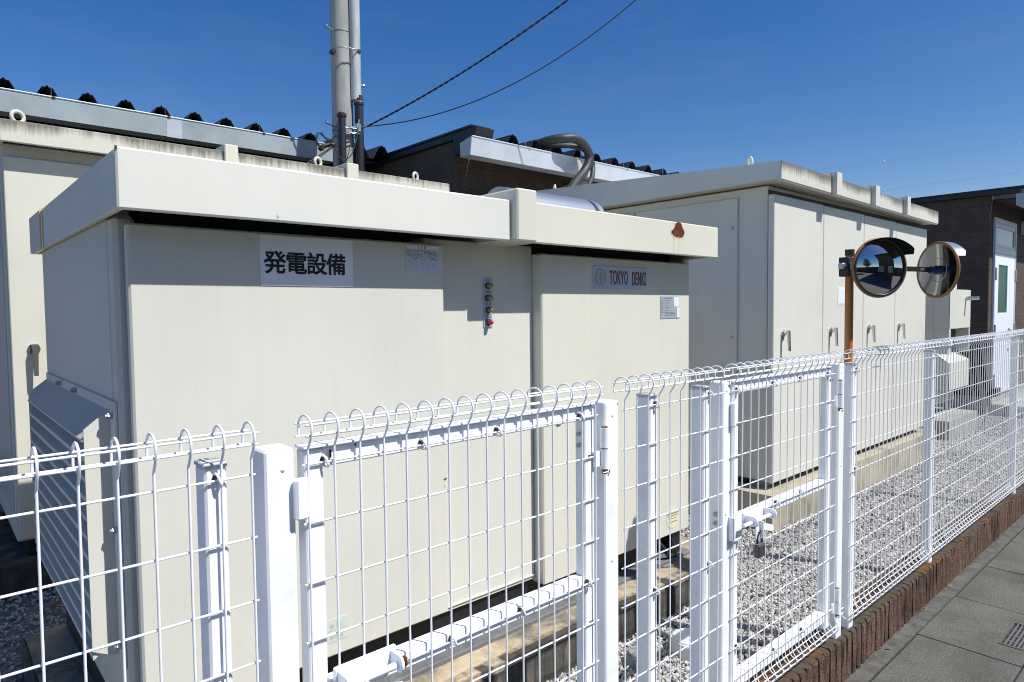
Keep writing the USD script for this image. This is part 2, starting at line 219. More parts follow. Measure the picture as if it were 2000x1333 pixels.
M_steel = flat('galvanised_steel', (.42, .45, .47), .38, .85, bump=.15, bscale=60.)
M_chrome = flat('chrome', (.52, .53, .55), .16, 1.0)
M_bolt = flat('bolt_steel', (.40, .40, .40), .35, .9)
M_capgrey = mottled('weathered_cap', [(.3, (.42, .42, .41)), (.7, (.56, .56, .55))], 60, .6)
M_rust = mottled('rust', [(.3, (.05, .016, .008)), (.55, (.12, .035, .012)), (.75, (.22, .075, .02))], 60, .9, bump=.8)
M_rustlight = mottled('rust_run', [(.35, (.62, .56, .40)), (.65, (.60, .40, .14))], 14, .6, stretch=(9, 9, .7), bump=.05)
M_brownpin = flat('brown_hinge_pin', (.22, .13, .07), .5)
M_signgrey = flat('sign_plate', (.90, .89, .84), .38, .35)
M_ink = mottled('sign_ink', [(.35, (.012, .012, .012)), (.65, (.03, .03, .03))], 40, .6, bump=.0)
M_alu = flat('plate_aluminium', (.42, .45, .50), .42, .35)
M_foil = mottled('sticker_foil', [(.4, (.50, .52, .57)), (.52, (.60, .61, .64)), (.6, (.47, .49, .55))], 45, .5, bump=.1)
M_copper = mottled('letter_copper', [(.35, (.13, .045, .020)), (.65, (.21, .08, .035))], 80, .5, bump=.1)
M_gold = flat('emblem_gold', (.40, .37, .22), .6)
M_paper = flat('sticker_paper', (.72, .73, .70), .6)
M_print = flat('small_print', (.16, .16, .17), .7)
M_amber = flat('amber_lamp_lens', (.30, .20, .06), .25, coat_weight=.5)
M_red = flat('red_lamp_lens', (.42, .02, .03), .22, coat_weight=.6)
M_bezel = flat('lamp_bezel', (.03, .035, .035), .35)
M_yellowprint = flat('yellow_print', (.74, .72, .52), .6)
M_gutter = mottled('galvanised_gutter', [(.3, (.30, .35, .355)), (.6, (.40, .455, .46)), (.8, (.47, .52, .53))], 2.5, .45, bump=.05, stretch=(1, 1, 1), spec=.5)
M_gutter2 = mottled('bright_gutter', [(.3, (.45, .49, .53)), (.6, (.55, .59, .63))], 2.5, .35, bump=.05, spec=.5)
M_folded = mottled('dark_folded_roof', [(.3, (.030, .031, .033)), (.7, (.055, .057, .06))], 3, .5, bump=.0)
M_fascia = flat('black_fascia', (.012, .013, .015), .45, bump=.1)
M_concpole = mottled('pole_concrete', [(.3, (.22, .225, .215)), (.5, (.30, .30, .285)), (.7, (.35, .35, .33))], 5, .75, bump=.25, bscale=80, stretch=(2, 2, .5))
M_zincpipe = mottled('zinc_pipe', [(.35, (.33, .36, .36)), (.65, (.47, .50, .50))], 9, .42, bump=.05, stretch=(2, 2, .4), spec=.5)
M_blackpipe = flat('black_pipe', (.018, .018, .020), .42, bump=.08)
M_cable = flat('black_cable', (.016, .016, .018), .6)
M_conduit = flat('grey_conduit', (.030, .031, .031), .55)
M_concrete = mottled('old_concrete', [(.30, (.085, .075, .06)), (.42, (.20, .175, .135)), (.50, (.36, .29, .19)), (.60, (.47, .38, .25)), (.75, (.52, .45, .33))], 5.5, .9, detail=10, bump=.6, bscale=70, distortion=.4, nrough=.68)
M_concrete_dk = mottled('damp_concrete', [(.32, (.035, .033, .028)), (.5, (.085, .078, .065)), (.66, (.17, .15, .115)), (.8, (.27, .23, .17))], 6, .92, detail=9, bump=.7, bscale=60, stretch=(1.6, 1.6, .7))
M_concrete3 = mottled('yellowish_concrete', [(.30, (.20, .185, .14)), (.5, (.38, .34, .24)), (.7, (.46, .41, .30))], 3.5, .9, detail=9, bump=.5, bscale=70, stretch=(1, 1, .6))
M_conclight = mottled('pale_concrete', [(.3, (.25, .245, .22)), (.6, (.37, .36, .32))], 4, .9, bump=.4, bscale=80)
M_flashing = mottled('base_flashing', [(.3, (.11, .11, .11)), (.7, (.19, .19, .19))], 20, .7, bump=.2)
M_gravelbed = mottled('gravel_bed', [(.3, (.07, .07, .066)), (.5, (.18, .18, .17)), (.7, (.30, .295, .28))], 55, .95, bump=1., bscale=70, bdist=.01)
M_paver = mottled('paving_slab_grey', [(.25, (.030, .030, .027)), (.42, (.052, .052, .047)), (.55, (.065, .064, .058)), (.70, (.11, .108, .098))], 210, .9, detail=3, bump=.5, bscale=260, bdist=.003)
def paver(k):
    f = [1.55, 1.42, 1.68, 1.58][k]
    n = {'g': ('geometry', {}), 'n': ('noise_texture', {'scale': 120., 'detail': 5.0, 'roughness': .75}), 'r': ('rgb_ramp', {'ramp': [(.28, (.030 * f, .029 * f, .025 * f)), (.45, (.060 * f, .058 * f, .050 * f)), (.58, (.078 * f, .075 * f, .065 * f)), (.70, (.19 * f, .185 * f, .165 * f))]}),
         'n2': ('noise_texture', {'scale': 3.2, 'detail': 6.0, 'roughness': .65}), 'r2': ('rgb_ramp', {'ramp': [(.3, (.66, .65, .63)), (.5, (.95, .95, .94)), (.7, (1.22, 1.21, 1.2))]}), 'x': ('mix_color', {'blend_type': 'multiply', 'fac': 1.0, 'use_clamp': False}),
         'b': ('bump', {'strength': .5, 'distance': .002}), 'p': ('principled_bsdf', {'roughness': .9, 'specular_ior_level': .25})}
    return usdkit.material(stage, LOOK + ['paving', 'paving_dark', 'paving_pale', 'paving_mid'][k], n, [('g.position', 'n.vector'), ('n.fac', 'r.fac'), ('g.position', 'n2.vector'), ('n2.fac', 'r2.fac'), ('r.color', 'x.a'), ('r2.color', 'x.b'), ('x.result', 'p.base_color'), ('n.fac', 'b.height'), ('b.normal', 'p.normal')], surface='p.BSDF')
M_pavers = [paver(k) for k in range(4)]
M_channel = mottled('concrete_channel', [(.3, (.065, .062, .054)), (.5, (.105, .10, .088)), (.72, (.15, .145, .125))], 14, .92, detail=9, bump=.5, bscale=160, bdist=.003)
M_asphalt = mottled('asphalt', [(.3, (.105, .10, .09)), (.7, (.185, .175, .16))], 120, .9, bump=.5, bscale=200)
M_joint = mottled('joint_dirt', [(.3, (.018, .018, .015)), (.7, (.045, .042, .035))], 60, .95)
M_mirror = flat('mirror_steel', (.50, .50, .49), .035, 1.0)
M_mirrorback = flat('dish_back', (.42, .43, .44), .06, 1.0)
M_orange = flat('orange_paint', (.46, .145, .025), .35, bump=.05, coat_weight=.3)
M_rim = flat('mirror_rim_orange', (.27, .135, .05), .45)
M_darkbrown = flat('bracket_brown', (.035, .014, .010), .45)
M_bluecap = flat('blue_cap', (.02, .04, .10), .4)
M_doorwhite = flat('white_door', (.78, .80, .86), .3)
M_frame = flat('door_frame_grey', (.50, .53, .60), .35)
M_glassdk = usdkit.material(stage, LOOK + 'green_door_glass', {'p': ('principled_bsdf', {'base_color': (.010, .085, .062), 'roughness': .35, 'specular_ior_level': .25})}, [], surface='p.BSDF')
M_transom = usdkit.material(stage, LOOK + 'transom_glass', {'p': ('principled_bsdf', {'base_color': (.20, .24, .25), 'roughness': .06, 'specular_ior_level': .8})}, [], surface='p.BSDF')
M_lidwhite = flat('white_plastic', (.72, .74, .73), .5, bump=.1)
M_lidgrey = flat('grey_plastic', (.22, .24, .24), .5, bump=.1)
M_brass = flat('padlock_body', (.10, .095, .085), .5, .6, bump=.3)
def siding(name, c1, c2, mort):
    n = {'g': ('geometry', {}), 's': ('separate_xyz', {}), 'a': ('math', {'math_type': 'add'}), 'c': ('combine_xyz', {'z': 0.0}),
         'k': ('brick_texture', {'color1': c1, 'color2': c2, 'mortar': mort, 'scale': 1.0, 'mortar_size': .0032, 'mortar_smooth': .3, 'brick_width': .30, 'row_height': .0265, 'bias': 0.0}),
         'n': ('noise_texture', {'scale': 5.0, 'detail': 6.0}), 'r': ('rgb_ramp', {'ramp': [(.3, (.8, .8, .8)), (.7, (1.15, 1.13, 1.1))]}), 'x': ('mix_color', {'blend_type': 'multiply', 'fac': 1.0, 'use_clamp': False}),
         'b': ('bump', {'strength': .8, 'distance': .006, 'invert': True}), 'p': ('principled_bsdf', {'roughness': .75, 'specular_ior_level': .3})}
    return usdkit.material(stage, LOOK + name, n, [('g.position', 's.vector'), ('s.x', 'a.value1'), ('s.y', 'a.value2'), ('a.value', 'c.x'), ('s.z', 'c.y'), ('c.vector', 'k.vector'), ('g.position', 'n.vector'), ('n.fac', 'r.fac'),
                           ('k.color', 'x.a'), ('r.color', 'x.b'), ('x.result', 'p.base_color'), ('k.fac', 'b.height'), ('b.normal', 'p.normal')], surface='p.BSDF')
M_siding = siding('brown_siding', (.105, .078, .060), (.088, .066, .052), (.050, .038, .030))
def kerbmat():
    n = {'g': ('geometry', {}), 'n': ('noise_texture', {'scale': 130., 'detail': 4.0, 'roughness': .7}), 'r': ('rgb_ramp', {'ramp': [(.3, (.055, .032, .023)), (.48, (.130, .078, .056)), (.6, (.20, .128, .092)), (.75, (.34, .25, .19))]}),
         'n2': ('noise_texture', {'scale': 4.5, 'detail': 7.0, 'roughness': .65}), 'r2': ('rgb_ramp', {'ramp': [(.35, (.50, .50, .50)), (.6, (1.1, 1.1, 1.1))]}), 'x': ('mix_color', {'blend_type': 'multiply', 'fac': 1.0, 'use_clamp': False}),
         's': ('separate_xyz', {}), 'zt': ('map_range', {'from_min': .178, 'from_max': .19, 'to_min': 0.0, 'to_max': 1.0, 'clamp': True}), 'n3': ('noise_texture', {'scale': 3.4, 'detail': 6.0, 'roughness': .7}),
         'r3': ('rgb_ramp', {'ramp': [(.30, (.035, .030, .024)), (.46, (.085, .072, .055)), (.55, (.075, .052, .034)), (.60, (.19, .085, .022)), (.68, (.085, .055, .035)), (.8, (.15, .13, .10))]}), 'y': ('mix_color', {'blend_type': 'mix'}),
         'b': ('bump', {'strength': .8, 'distance': .006}), 'p': ('principled_bsdf', {'roughness': .92, 'specular_ior_level': .2})}
    return usdkit.material(stage, LOOK + 'kerb_block', n, [('g.position', 'n.vector'), ('n.fac', 'r.fac'), ('g.position', 'n2.vector'), ('n2.fac', 'r2.fac'), ('r.color', 'x.a'), ('r2.color', 'x.b'), ('g.position', 's.vector'), ('s.z', 'zt.value'),
                           ('g.position', 'n3.vector'), ('n3.fac', 'r3.fac'), ('x.result', 'y.a'), ('r3.color', 'y.b'), ('zt.result', 'y.fac'), ('y.result', 'p.base_color'), ('n.fac', 'b.height'), ('b.normal', 'p.normal')], surface='p.BSDF')
M_kerb = kerbmat()
def stonemat():
    n = {'o': ('object_info', {}), 'r': ('rgb_ramp', {'ramp': [(0, (.29, .275, .25)), (.2, (.43, .41, .375)), (.38, (.54, .515, .475)), (.55, (.49, .465, .425)), (.68, (.64, .62, .58)), (.8, (.41, .395, .365)), (.94, (.57, .52, .45)), (1, (.72, .70, .65))]}),
         'g': ('geometry', {}), 'n': ('noise_texture', {'scale': 140., 'detail': 4.0}), 'r2': ('rgb_ramp', {'ramp': [(.3, (.82, .82, .82)), (.65, (1.1, 1.1, 1.1))]}), 'x': ('mix_color', {'blend_type': 'multiply', 'fac': 1.0, 'use_clamp': False}),
         'p': ('principled_bsdf', {'roughness': .85, 'specular_ior_level': .3})}
    return usdkit.material(stage, LOOK + 'crushed_stone', n, [('o.random', 'r.fac'), ('g.position', 'n.vector'), ('n.fac', 'r2.fac'), ('r.color', 'x.a'), ('r2.color', 'x.b'), ('x.result', 'p.base_color')], surface='p.BSDF')
M_stone = stonemat()
M_leaf = flat('green_leaf', (.07, .11, .025), .6); M_dryleaf = flat('dry_leaf', (.15, .085, .04), .7)

# ------------------------------------------------------------------ setting: ground, pavement, kerb, gravel
def sheet(x0, x1, y0, y1, z): return trimesh.Trimesh([[x0, y0, z], [x1, y0, z], [x1, y1, z], [x0, y1, z]], [[0, 1, 2], [0, 2, 3]], process=False)
g_ = part('/World', 'ground', sheet(-300, 300, -300, 300, -.12), M_asphalt, kind='structure')
g_ = part('/World', 'road', cb(-60, 60, -9, -.66, -.2, -.03, .01), M_asphalt, kind='structure')
pv = UsdGeom.Xform.Define(stage, '/World/pavement'); keys(pv.GetPrim(), kind='structure'); pv = '/World/pavement'
part(pv, 'bedding', cb(-12, 40, -.64, 1.06, -.15, -.006, .002), M_joint)
part(pv, 'edge_channel', noisy(gridbox(-12, 40, 1.0585, 1.20, -.1, .0015, .6), .001, 5), M_channel)
JX, PW = 3.617, .630
for row, (ya, yb) in enumerate([(.640, 1.053), (.218, .634), (-.205, .212), (-.63, -.211)]):
    off = [0, 0, 0, 0][row]
    for k in range(-6, 18):
        xa = JX + off + k * PW + .004; xb = xa + PW - .008
        h = float(rng.uniform(-.0015, .0015)); d = rng.uniform(-.0015, .0015, 4)
        m_ = M_pavers[int(rng.integers(4))]
        if row == 0 and k == 0:
            poly = Polygon([(xa, ya), (xb, ya), (xb, yb), (xa, yb)], [[(3.79, .665), (4.105, .665), (4.105, .765), (3.79, .765)]])
            mesh = ext_z(poly, -.05, h)
        else:
            mesh = cb(xa + d[0], xb + d[1], ya + d[2], yb + d[3], -.05, h, .004)
        part(pv, 'paving_slab', mesh, m_)
kb = UsdGeom.Xform.Define(stage, '/World/kerb'); keys(kb.GetPrim(), kind='structure'); kb = '/World/kerb'
def kerb_block(x0, L, seed):
    r = np.random.default_rng(seed); xs, ys = [], []
    p = L / 7
    for i in range(7):
        for f, d in ((.0, .013), (.07, .012), (.12, .001), (.30, -.0025), (.55, -.003), (.78, -.002), (.90, .001), (.95, .012)):
            xs.append(x0 + (i + f) * p + r.normal(0, .0012)); ys.append(1.128 + d + r.normal(0, .0015))
    xs.append(x0 + L); ys.append(1.144); xs = np.array(xs); ys = np.array(ys); xs[0] = x0; N = len(xs)
    rings = []
    for z, ins in ((-.06, 0), (.05, 0), (.12, 0), (.180, .000), (.1885, .003), (.190, .006)):
        rings.append(np.c_[xs, ys + ins + r.normal(0, .0017, N), np.full(N, z) + r.normal(0, .0012, N) * (z > .1)])
    back = [np.c_[xs, np.full(N, 1.275), np.full(N, .190) + r.normal(0, .001, N)], np.c_[xs, np.full(N, 1.275), np.full(N, -.06)]]
    rings += back; v = np.vstack(rings); f = []
    for a in range(len(rings) - 1):
        for i in range(N - 1):
            q = (a * N + i, a * N + i + 1, (a + 1) * N + i + 1, (a + 1) * N + i); f += [(q[0], q[1], q[2]), (q[0], q[2], q[3])]
    for e in (0, N - 1):
        for a in range(1, len(rings) - 1):
            f.append((e, a * N + e, (a + 1) * N + e) if e else (e, (a + 1) * N + e, a * N + e))
    return trimesh.Trimesh(v, f, process=False)
for k in range(-4, 34):
    part(kb, 'kerb_block', kerb_block(.05 + k * .39, .387, 100 + k), M_kerb)
part('/World', 'gravel_bed', sheet(-9, 16, 1.27, 9, .078), M_gravelbed, kind='structure')

FOOT = [(.27, 3.37, 1.88, 3.47), (4.23, 7.8, 2.11, 5.2), (-3, 3.3, 4.43, 6), (8.55, 9.72, 2.2, 3.4), (10.9, 15, 1.9, 6), (2.9, 3.6, 5.7, 6.3)]
def stone(seed):
    m = trimesh.creation.icosphere(subdivisions=1); r = np.random.default_rng(seed)
    v = m.vertices * r.uniform(.75, 1.15, (len(m.vertices), 1))
    for _ in range(5):
        n = r.normal(size=3); n /= np.linalg.norm(n); d = v @ n; v = v - np.maximum(d - r.uniform(.5, .75), 0)[:, None] * n
    return trimesh.Trimesh(v * (1, r.uniform(.7, .95), r.uniform(.55, .8)), m.faces, process=False)
def scatter():
    P, S = [], []
    for (xa, xb, ya, yb, n, s0, s1) in ((-1.2, 9.2, 1.27, 2.6, 52000, .0070, .0130), (-1.0, 8.6, 1.27, 4.6, 34000, .0070, .0130), (1.2, 4.6, 1.27, 2.0, 12000, .006, .012), (8., 15.5, 1.27, 4.5, 22000, .009, .014), (-1., 15., 1.27, 1.36, 3500, .006, .013)):
        q = np.c_[rng.uniform(xa, xb, n), rng.uniform(ya, yb, n)]
        keep = np.ones(n, bool)
        for a, b, c, d in FOOT: keep &= ~((q[:, 0] > a) & (q[:, 0] < b) & (q[:, 1] > c) & (q[:, 1] < d))
        q = q[keep]; s = rng.uniform(s0, s1, len(q))
        z = .082 + rng.uniform(0, .017, len(q)) + .012 * (meshkit.noise(np.c_[q * 2.2, 0 * s]) - .5)
        P.append(np.c_[q, z]); S.append(s)
    return np.vstack(P), np.hstack(S)
gp, gs = scatter()
pi = UsdGeom.PointInstancer.Define(stage, '/World/gravel'); keys(pi.GetPrim(), 'loose grey crushed stone covering the yard behind the fence', 'gravel', kind='stuff')
protos = []
for k in range(7): protos.append(part('/World/gravel', 'stone', stone(50 + k), M_stone))
pi.CreatePrototypesRel().SetTargets([Sdf.Path(p) for p in protos])
pi.CreateProtoIndicesAttr(Vt.IntArray.FromNumpy(rng.integers(0, 7, len(gp)).astype(np.int32)))
pi.CreatePositionsAttr(Vt.Vec3fArray.FromNumpy(gp.astype(np.float32)))
pi.CreateScalesAttr(Vt.Vec3fArray.FromNumpy(np.repeat(gs[:, None], 3, 1).astype(np.float32)))
_q = rng.normal(size=(len(gp), 4)); _q /= np.linalg.norm(_q, axis=1, keepdims=True)
pi.CreateOrientationsAttr(Vt.QuathArray([Gf.Quath(float(a), float(b), float(c), float(d)) for a, b, c, d in _q]))

# ------------------------------------------------------------------ concrete bases
t = thing('concrete_plinth', 'long stained tan concrete plinth under the generator cabinet with the four character sign', 'concrete base', (1.8, 2.6, .1))
part(t, 'plinth', noisy(gridbox(.29, 3.36, 1.90, 3.46, .0, .252, .07), .006, 9, 3), M_concrete)
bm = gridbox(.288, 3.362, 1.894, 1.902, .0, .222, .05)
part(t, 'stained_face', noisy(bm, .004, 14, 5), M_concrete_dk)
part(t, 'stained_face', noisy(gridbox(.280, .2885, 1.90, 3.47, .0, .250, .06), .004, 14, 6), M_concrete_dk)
part(t, 'base_flashing', cat([cb(.36, 3.16, 2.045, 2.125, .245, .272, .004)]), M_flashing)
t = thing('concrete_plinth', 'yellowish concrete plinth under the cabinet with four handled doors', 'concrete base', (6, 3.6, .1))
part(t, 'plinth', noisy(gridbox(4.27, 7.75, 2.13, 5.15, .0, .335, .12), .005, 6, 4), M_concrete3)
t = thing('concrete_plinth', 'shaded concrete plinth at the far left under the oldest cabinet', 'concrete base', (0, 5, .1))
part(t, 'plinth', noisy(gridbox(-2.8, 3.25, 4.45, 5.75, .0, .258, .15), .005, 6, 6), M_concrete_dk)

# ------------------------------------------------------------------ generator cabinet (nearest)
G = thing('generator_cabinet', 'nearest cream cabinet with a louvred side and a rust spot on its roof edge', 'cabinet', (1.8, 2.8, .25))
YD, YB, YR = 2.05, 2.105, 1.922
body = part(G, 'body', cat([cb(.431, 3.188, 2.19, 3.45, .415, 1.876, .004), cb(.414, .430, 2.189, 3.47, .415, 1.897, .004), cb(3.189, 3.205, 2.189, 3.47, .415, 1.897, .004), cb(.4305, 3.1885, 3.451, 3.47, .415, 1.897, .004),  # core
                            cb(.414, .470, 2.105, 2.188, .415, 1.895, .012),                      # left corner strip
                            cb(3.150, 3.205, 2.088, 2.188, .415, 1.895, .008),                    # right corner strip
                            cb(1.440, 2.0125, 2.105, 2.188, .418, 1.895, .004)]), M_cream, 30)
d = part(G, 'door', cb(.436, 1.497, YD, 2.088, .448, 1.868, .006), M_cream, 30)
part(d, 'door_lock', cat([disc_y(1.405, 1.163, .033, YD - .016, YD + .001), disc_y(1.405, 1.163, .024, YD - .026, YD - .014)]), M_chrome, 40)
d = part(G, 'door', cb(2.016, 3.147, YD, 2.160, .400, 1.861, .006), M_cream2, 30)
part(d, 'door_lock', cat([disc_y(2.125, 1.155, .030, YD - .016, YD + .001), disc_y(2.125, 1.155, .022, YD - .026, YD - .014)]), M_chrome, 40)
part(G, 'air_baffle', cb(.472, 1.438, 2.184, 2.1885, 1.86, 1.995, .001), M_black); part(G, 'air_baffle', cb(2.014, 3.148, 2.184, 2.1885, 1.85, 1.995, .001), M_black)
part(G, 'sill_lip', cb(1.500, 2.010, 2.098, 2.106, .436, .442, .001), M_cream)
part(G, 'base_channel', cb(.44, 3.14, 2.125, 3.45, .25, .44, .004), M_black)
part(G, 'channel_end', cb(3.02, 3.10, 2.075, 2.13, .25, .40, .004), M_black)
def hollow_roof(x0, x1, y0, y1, zb, zt, b, sx=0.0):
    """A tray turned upside down: top sheet, four rims with a folded lip."""
    r = [cb(x0, x1, y0, y0 + .022, zb, zt, b, sx), cb(x0, x1, y1 - .02, y1, zb, zt, b, sx), cb(x0 + .0005, x0 + .0205, y0 + .023, y1 - .021, zb, zt - .0005, b, 0), cb(x1 - .0205, x1 - .0005, y0 + .023, y1 - .021, zb, zt - .0005, b, 0),
         cb(x0 + .02, x1 - .02, y0 + .02, y1 - .02, zt - .03, zt - .002, .001, sx)]
    return cat(r)
part(G, 'roof', hollow_roof(.390, 1.724, YR, 3.60, 1.886, 2.043, .007), M_roof1, 30, label='pale roof section with a sharp left corner')
part(G, 'roof', hollow_roof(1.842, 3.212, 1.915, 3.60, 1.884, 2.046, .006), M_roof1r, 30, label='yellower right roof section with the rust spot')
part(G, 'roof_seam_cover', cat([cb(1.736, 1.843, 1.893, 3.61, 1.886, 2.088, .006)]), M_cream2, 30)
part(G, 'roof_joint', cb(1.7245, 1.7355, 1.945, 3.58, 1.889, 2.03, .001), M_steel)
part(G, 'roof_lining', cb(.412, 1.70, 1.946, 3.57, 2.0, 2.0125, .001), M_bezel); part(G, 'roof_lining', cb(1.866, 3.19, 1.94, 3.57, 2.0, 2.0125, .001), M_bezel)
# corner trim of the roof's left side with two rusty welds
part(G, 'roof_end_cap', cb(.3872, .3902, 3.285, 3.599, 1.887, 2.041, .001), M_cream)
for yy in (3.21, 3.28): part(G, 'rusty_weld', cb(.386, .3905, yy - .008, yy, 1.886, 2.0405, .0008), M_rustlight)
part(G, 'rusty_corner', noisy(gridbox(.3893, .394, 1.9213, 1.926, 2.036, 2.0437, .003), .0006, 200), M_rust)
def blob(cx, cz, pts): return Polygon([(cx + a, cz + b) for a, b in pts])
rp = blob(2.837, 2.0, [(-.055, -.012), (-.048, -.018), (-.040, -.014), (-.036, -.026), (-.022, -.022), (-.012, -.030), (.004, -.024), (.012, -.030), (.026, -.028), (.042, -.024), (.052, -.010), (.056, .002), (.046, .008), (.036, .022), (.024, .042), (.010, .045), (-.010, .044), (-.022, .034), (-.028, .018), (-.042, .004), (-.056, 0)])
rs = part(G, 'rust_spot', ext_y(rp, 1.9125, 1.9165), M_rust)
halo = rp.buffer(.006).symmetric_difference(Point(2.80, 2.042).buffer(.009)).difference(Polygon([(2.6, 2.0405), (3.1, 2.0405), (3.1, 2.2), (2.6, 2.2)]))
part(rs, 'rust_halo', cat([ext_y(g, 1.9142, 1.9165) for g in getattr(halo, 'geoms', [halo])]), M_rustlight)
part(rs, 'rust_run', ext_y([(2.800, 1.976), (2.811, 1.978), (2.809, 1.93), (2.808, 1.889), (2.803, 1.889), (2.802, 1.93)], 1.9145, 1.9165), M_rustlight)
part(rs, 'rust_run', ext_y([(2.840, 1.974), (2.849, 1.974), (2.847, 1.92), (2.846, 1.895), (2.841, 1.895), (2.842, 1.93)], 1.9146, 1.9165), M_rustlight)
# silencer on the roof
def cyl_x(x0, x1, y, z, r, n=40, bulge=0.0):
    xs = [x0, x0 + .004, x1 - .004, x1]; rr = [r - .004, r, r, r - .004]
    if bulge: xs = [x0 - bulge, x0 - bulge * .85, x0 - bulge * .4, x0, x1, x1 + bulge * .4, x1 + bulge * .85, x1 + bulge]; rr = [.02, r * .55, r * .86, r, r, r * .86, r * .55, .02]
    return tube(np.c_[xs, np.full(len(xs), y), np.full(len(xs), z)], np.array(rr), n)
si = part(G, 'silencer', cyl_x(2.26, 2.885, 2.62, 2.105, .150), M_steel, 40)
part(si, 'silencer_band', cyl_x(2.885, 2.915, 2.62, 2.105, .142), M_black, 40)
part(si, 'silencer_end', cyl_x(2.915, 2.96, 2.62, 2.105, .149), M_steel, 40)
for x in (2.40, 2.78): part(si, 'silencer_saddle', cb(x, x + .04, 2.50, 2.74, 2.04, 2.06), M_steel)
# louvre hood on the left side
XW, XO = .4135, .340
lv = part(G, 'louvre_hood', cat([cb(.406, XW, 2.128, 3.44, .600, 1.372, .003),
        cat([ext_y([(XW, 1.352), (XO, 1.292), (XO, .650), (.392, .622), (XW, .622)], y - .003, y + .003) for y in (2.198, 3.425)]),
        trimesh.convex.convex_hull([(XW, y, z) for y in (2.202, 3.42) for z in (1.350, 1.343)] + [(XO - .004, y, z) for y in (2.202, 3.42) for z in (1.262, 1.256)])]), M_cream, 30)
for k in range(11):
    z = 1.245 - k * .0575
    part(lv, 'louvre_slat', trimesh.convex.convex_hull([(XW - .012, y, z + o) for y in (2.202, 3.421) for o in (0, .004)] + [(XO + .002, y, z - .040 + o) for y in (2.202, 3.421) for o in (0, .004)] + [(XO + .002, y, z - .050) for y in (2.202, 3.421)]), M_cream)
for (yy, zz) in ((3.05, 1.357), (2.72, 1.357), (2.160, 1.330), (2.160, 1.0), (2.160, .66)):
    part(lv, 'bolt', cat([tube([(.407, yy, zz), (.394, yy, zz)], .010, 6), rod((.394, yy, zz), (.388, yy, zz), .006, 8)]), M_bolt)
# indicator panel
ip = part(G, 'indicator_panel', cb(1.732, 1.779, 2.101, 2.106, 1.547, 1.754, .001), M_alu)
for k, z in enumerate((1.719, 1.669, 1.619, 1.569)):
    part(ip, 'lamp_bezel', disc_y(1.7555, z, .0135, 2.093, 2.102), M_bezel, 40)
    th = np.linspace(0, np.pi / 2, 6)
    part(ip, 'lamp_lens', tube(np.c_[np.full(7, 1.7555), [2.094, *(2.082 - .012 * np.sin(th))], np.full(7, z)], np.array([.0105, *(.0105 * np.cos(th) + .0004)]), 16), M_red if k == 3 else M_amber, 60)
    zz = z + .0252
    part(ip, 'lamp_label', cat([cb(1.742, 1.771, 2.0998, 2.1005, zz - .0045, zz + .0045, .0002)]), M_alu)
    part(ip, 'label_print', cat([cb(1.746 + .009 * i, 1.751 + .009 * i, 2.0990, 2.0997, zz - .0028, zz + .0028, .0001) for i in ((0, 2) if k != 1 else (0, 1, 2))] + [cb(1.742, 1.771, 2.0992, 2.0999, zz + s * .0045 - .0003, zz + s * .0045 + .0003, .0001) for s in (-1, 1)]), M_print)

for a_, (x, z) in enumerate(((1.482, .968), (1.489, .972), (1.484, .940))): part(G, 'rust_chip', noisy(gridbox(x, x + (.010, .008, .004)[a_], YD - .0008, YD + .001, z, z + (.006, .004, .010)[a_], .003), .0006, 150, a_), M_rustlight if a_ == 2 else M_rust)
S = thing('generator_sign', 'pale rectangular sign with four large black Japanese characters on the nearest cabinet door', 'sign', (.957, YD, 1.70))
part(S, 'plate', cb(.798, 1.115, YD - .003, YD - .0005, 1.7025, 1.860, .0008), M_signgrey)
for k, ch in enumerate('発電設備'):
    part(S, 'character', glyph_on_y(ch, .8075 + k * .0695, 1.7390, .0745, YD - .003, sxz=.98), M_ink)
S = thing('caution_sticker', 'worn silvery warning sticker with fine print beside the character sign', 'sticker', (1.40, YD, 1.76))
part(S, 'sheet', cb(1.328, 1.476, YD - .0018, YD - .0004, 1.7605, 1.8615, .0003), M_foil)
part(S, 'heading_band', cb(1.331, 1.473, YD - .0024, YD - .0018, 1.845, 1.8575, .0002), M_paper)
part(S, 'heading', cat([glyph_on_y('注', 1.393, 1.8466, .010, YD - .0024, .0004), glyph_on_y('意', 1.406, 1.8466, .010, YD - .0024, .0004), ext_y(Polygon([(1.378, 1.8475), (1.388, 1.8475), (1.383, 1.8565)], [[(1.3805, 1.849), (1.3855, 1.849), (1.383, 1.8535)]]), YD - .0028, YD - .0024)]), M_print)
rows = []
for k in range(9):
    z = 1.840 - k * .0042; x = 1.334
    while x < 1.468 - .006 * (k % 3):
        w = rng.uniform(.002, .012)
        if rng.random() < .8 - .06 * k: rows.append(cb(x, min(x + w, 1.47), YD - .0023, YD - .0018, z - .0011, z + .0011, .0001))
        x += w + rng.uniform(.0012, .003)
part(S, 'fine_print', cat(rows), M_print)
S = thing('maker_plate', 'grey metal nameplate with round emblem and copper capital letters on the right cabinet door', 'nameplate', (2.556, YD, 1.715))
part(S, 'plate', cb(2.351, 2.760, YD - .0035, YD - .0004, 1.7155, 1.8205, .001), M_alu)
em = unary_union([Point(2.4015, 1.768).buffer(.0395).difference(Point(2.4015, 1.768).buffer(.0335)), sbox(2.379, 1.787, 2.424, 1.7915), sbox(2.399, 1.736, 2.404, 1.787)])
e = part(S, 'emblem', ext_y(em, YD - .0048, YD - .0035), M_gold)
part(e, 'emblem_letter', text_on_y('D', 2.3755, 2.3955, 1.750, 1.784, YD - .0035), M_gold)
part(e, 'emblem_letter', text_on_y('S', 2.4075, 2.4285, 1.750, 1.784, YD - .0035), M_gold)
part(S, 'lettering', text_on_y('TOKYO', 2.468, 2.606, 1.7345, 1.8025, YD - .0035, True), M_copper)
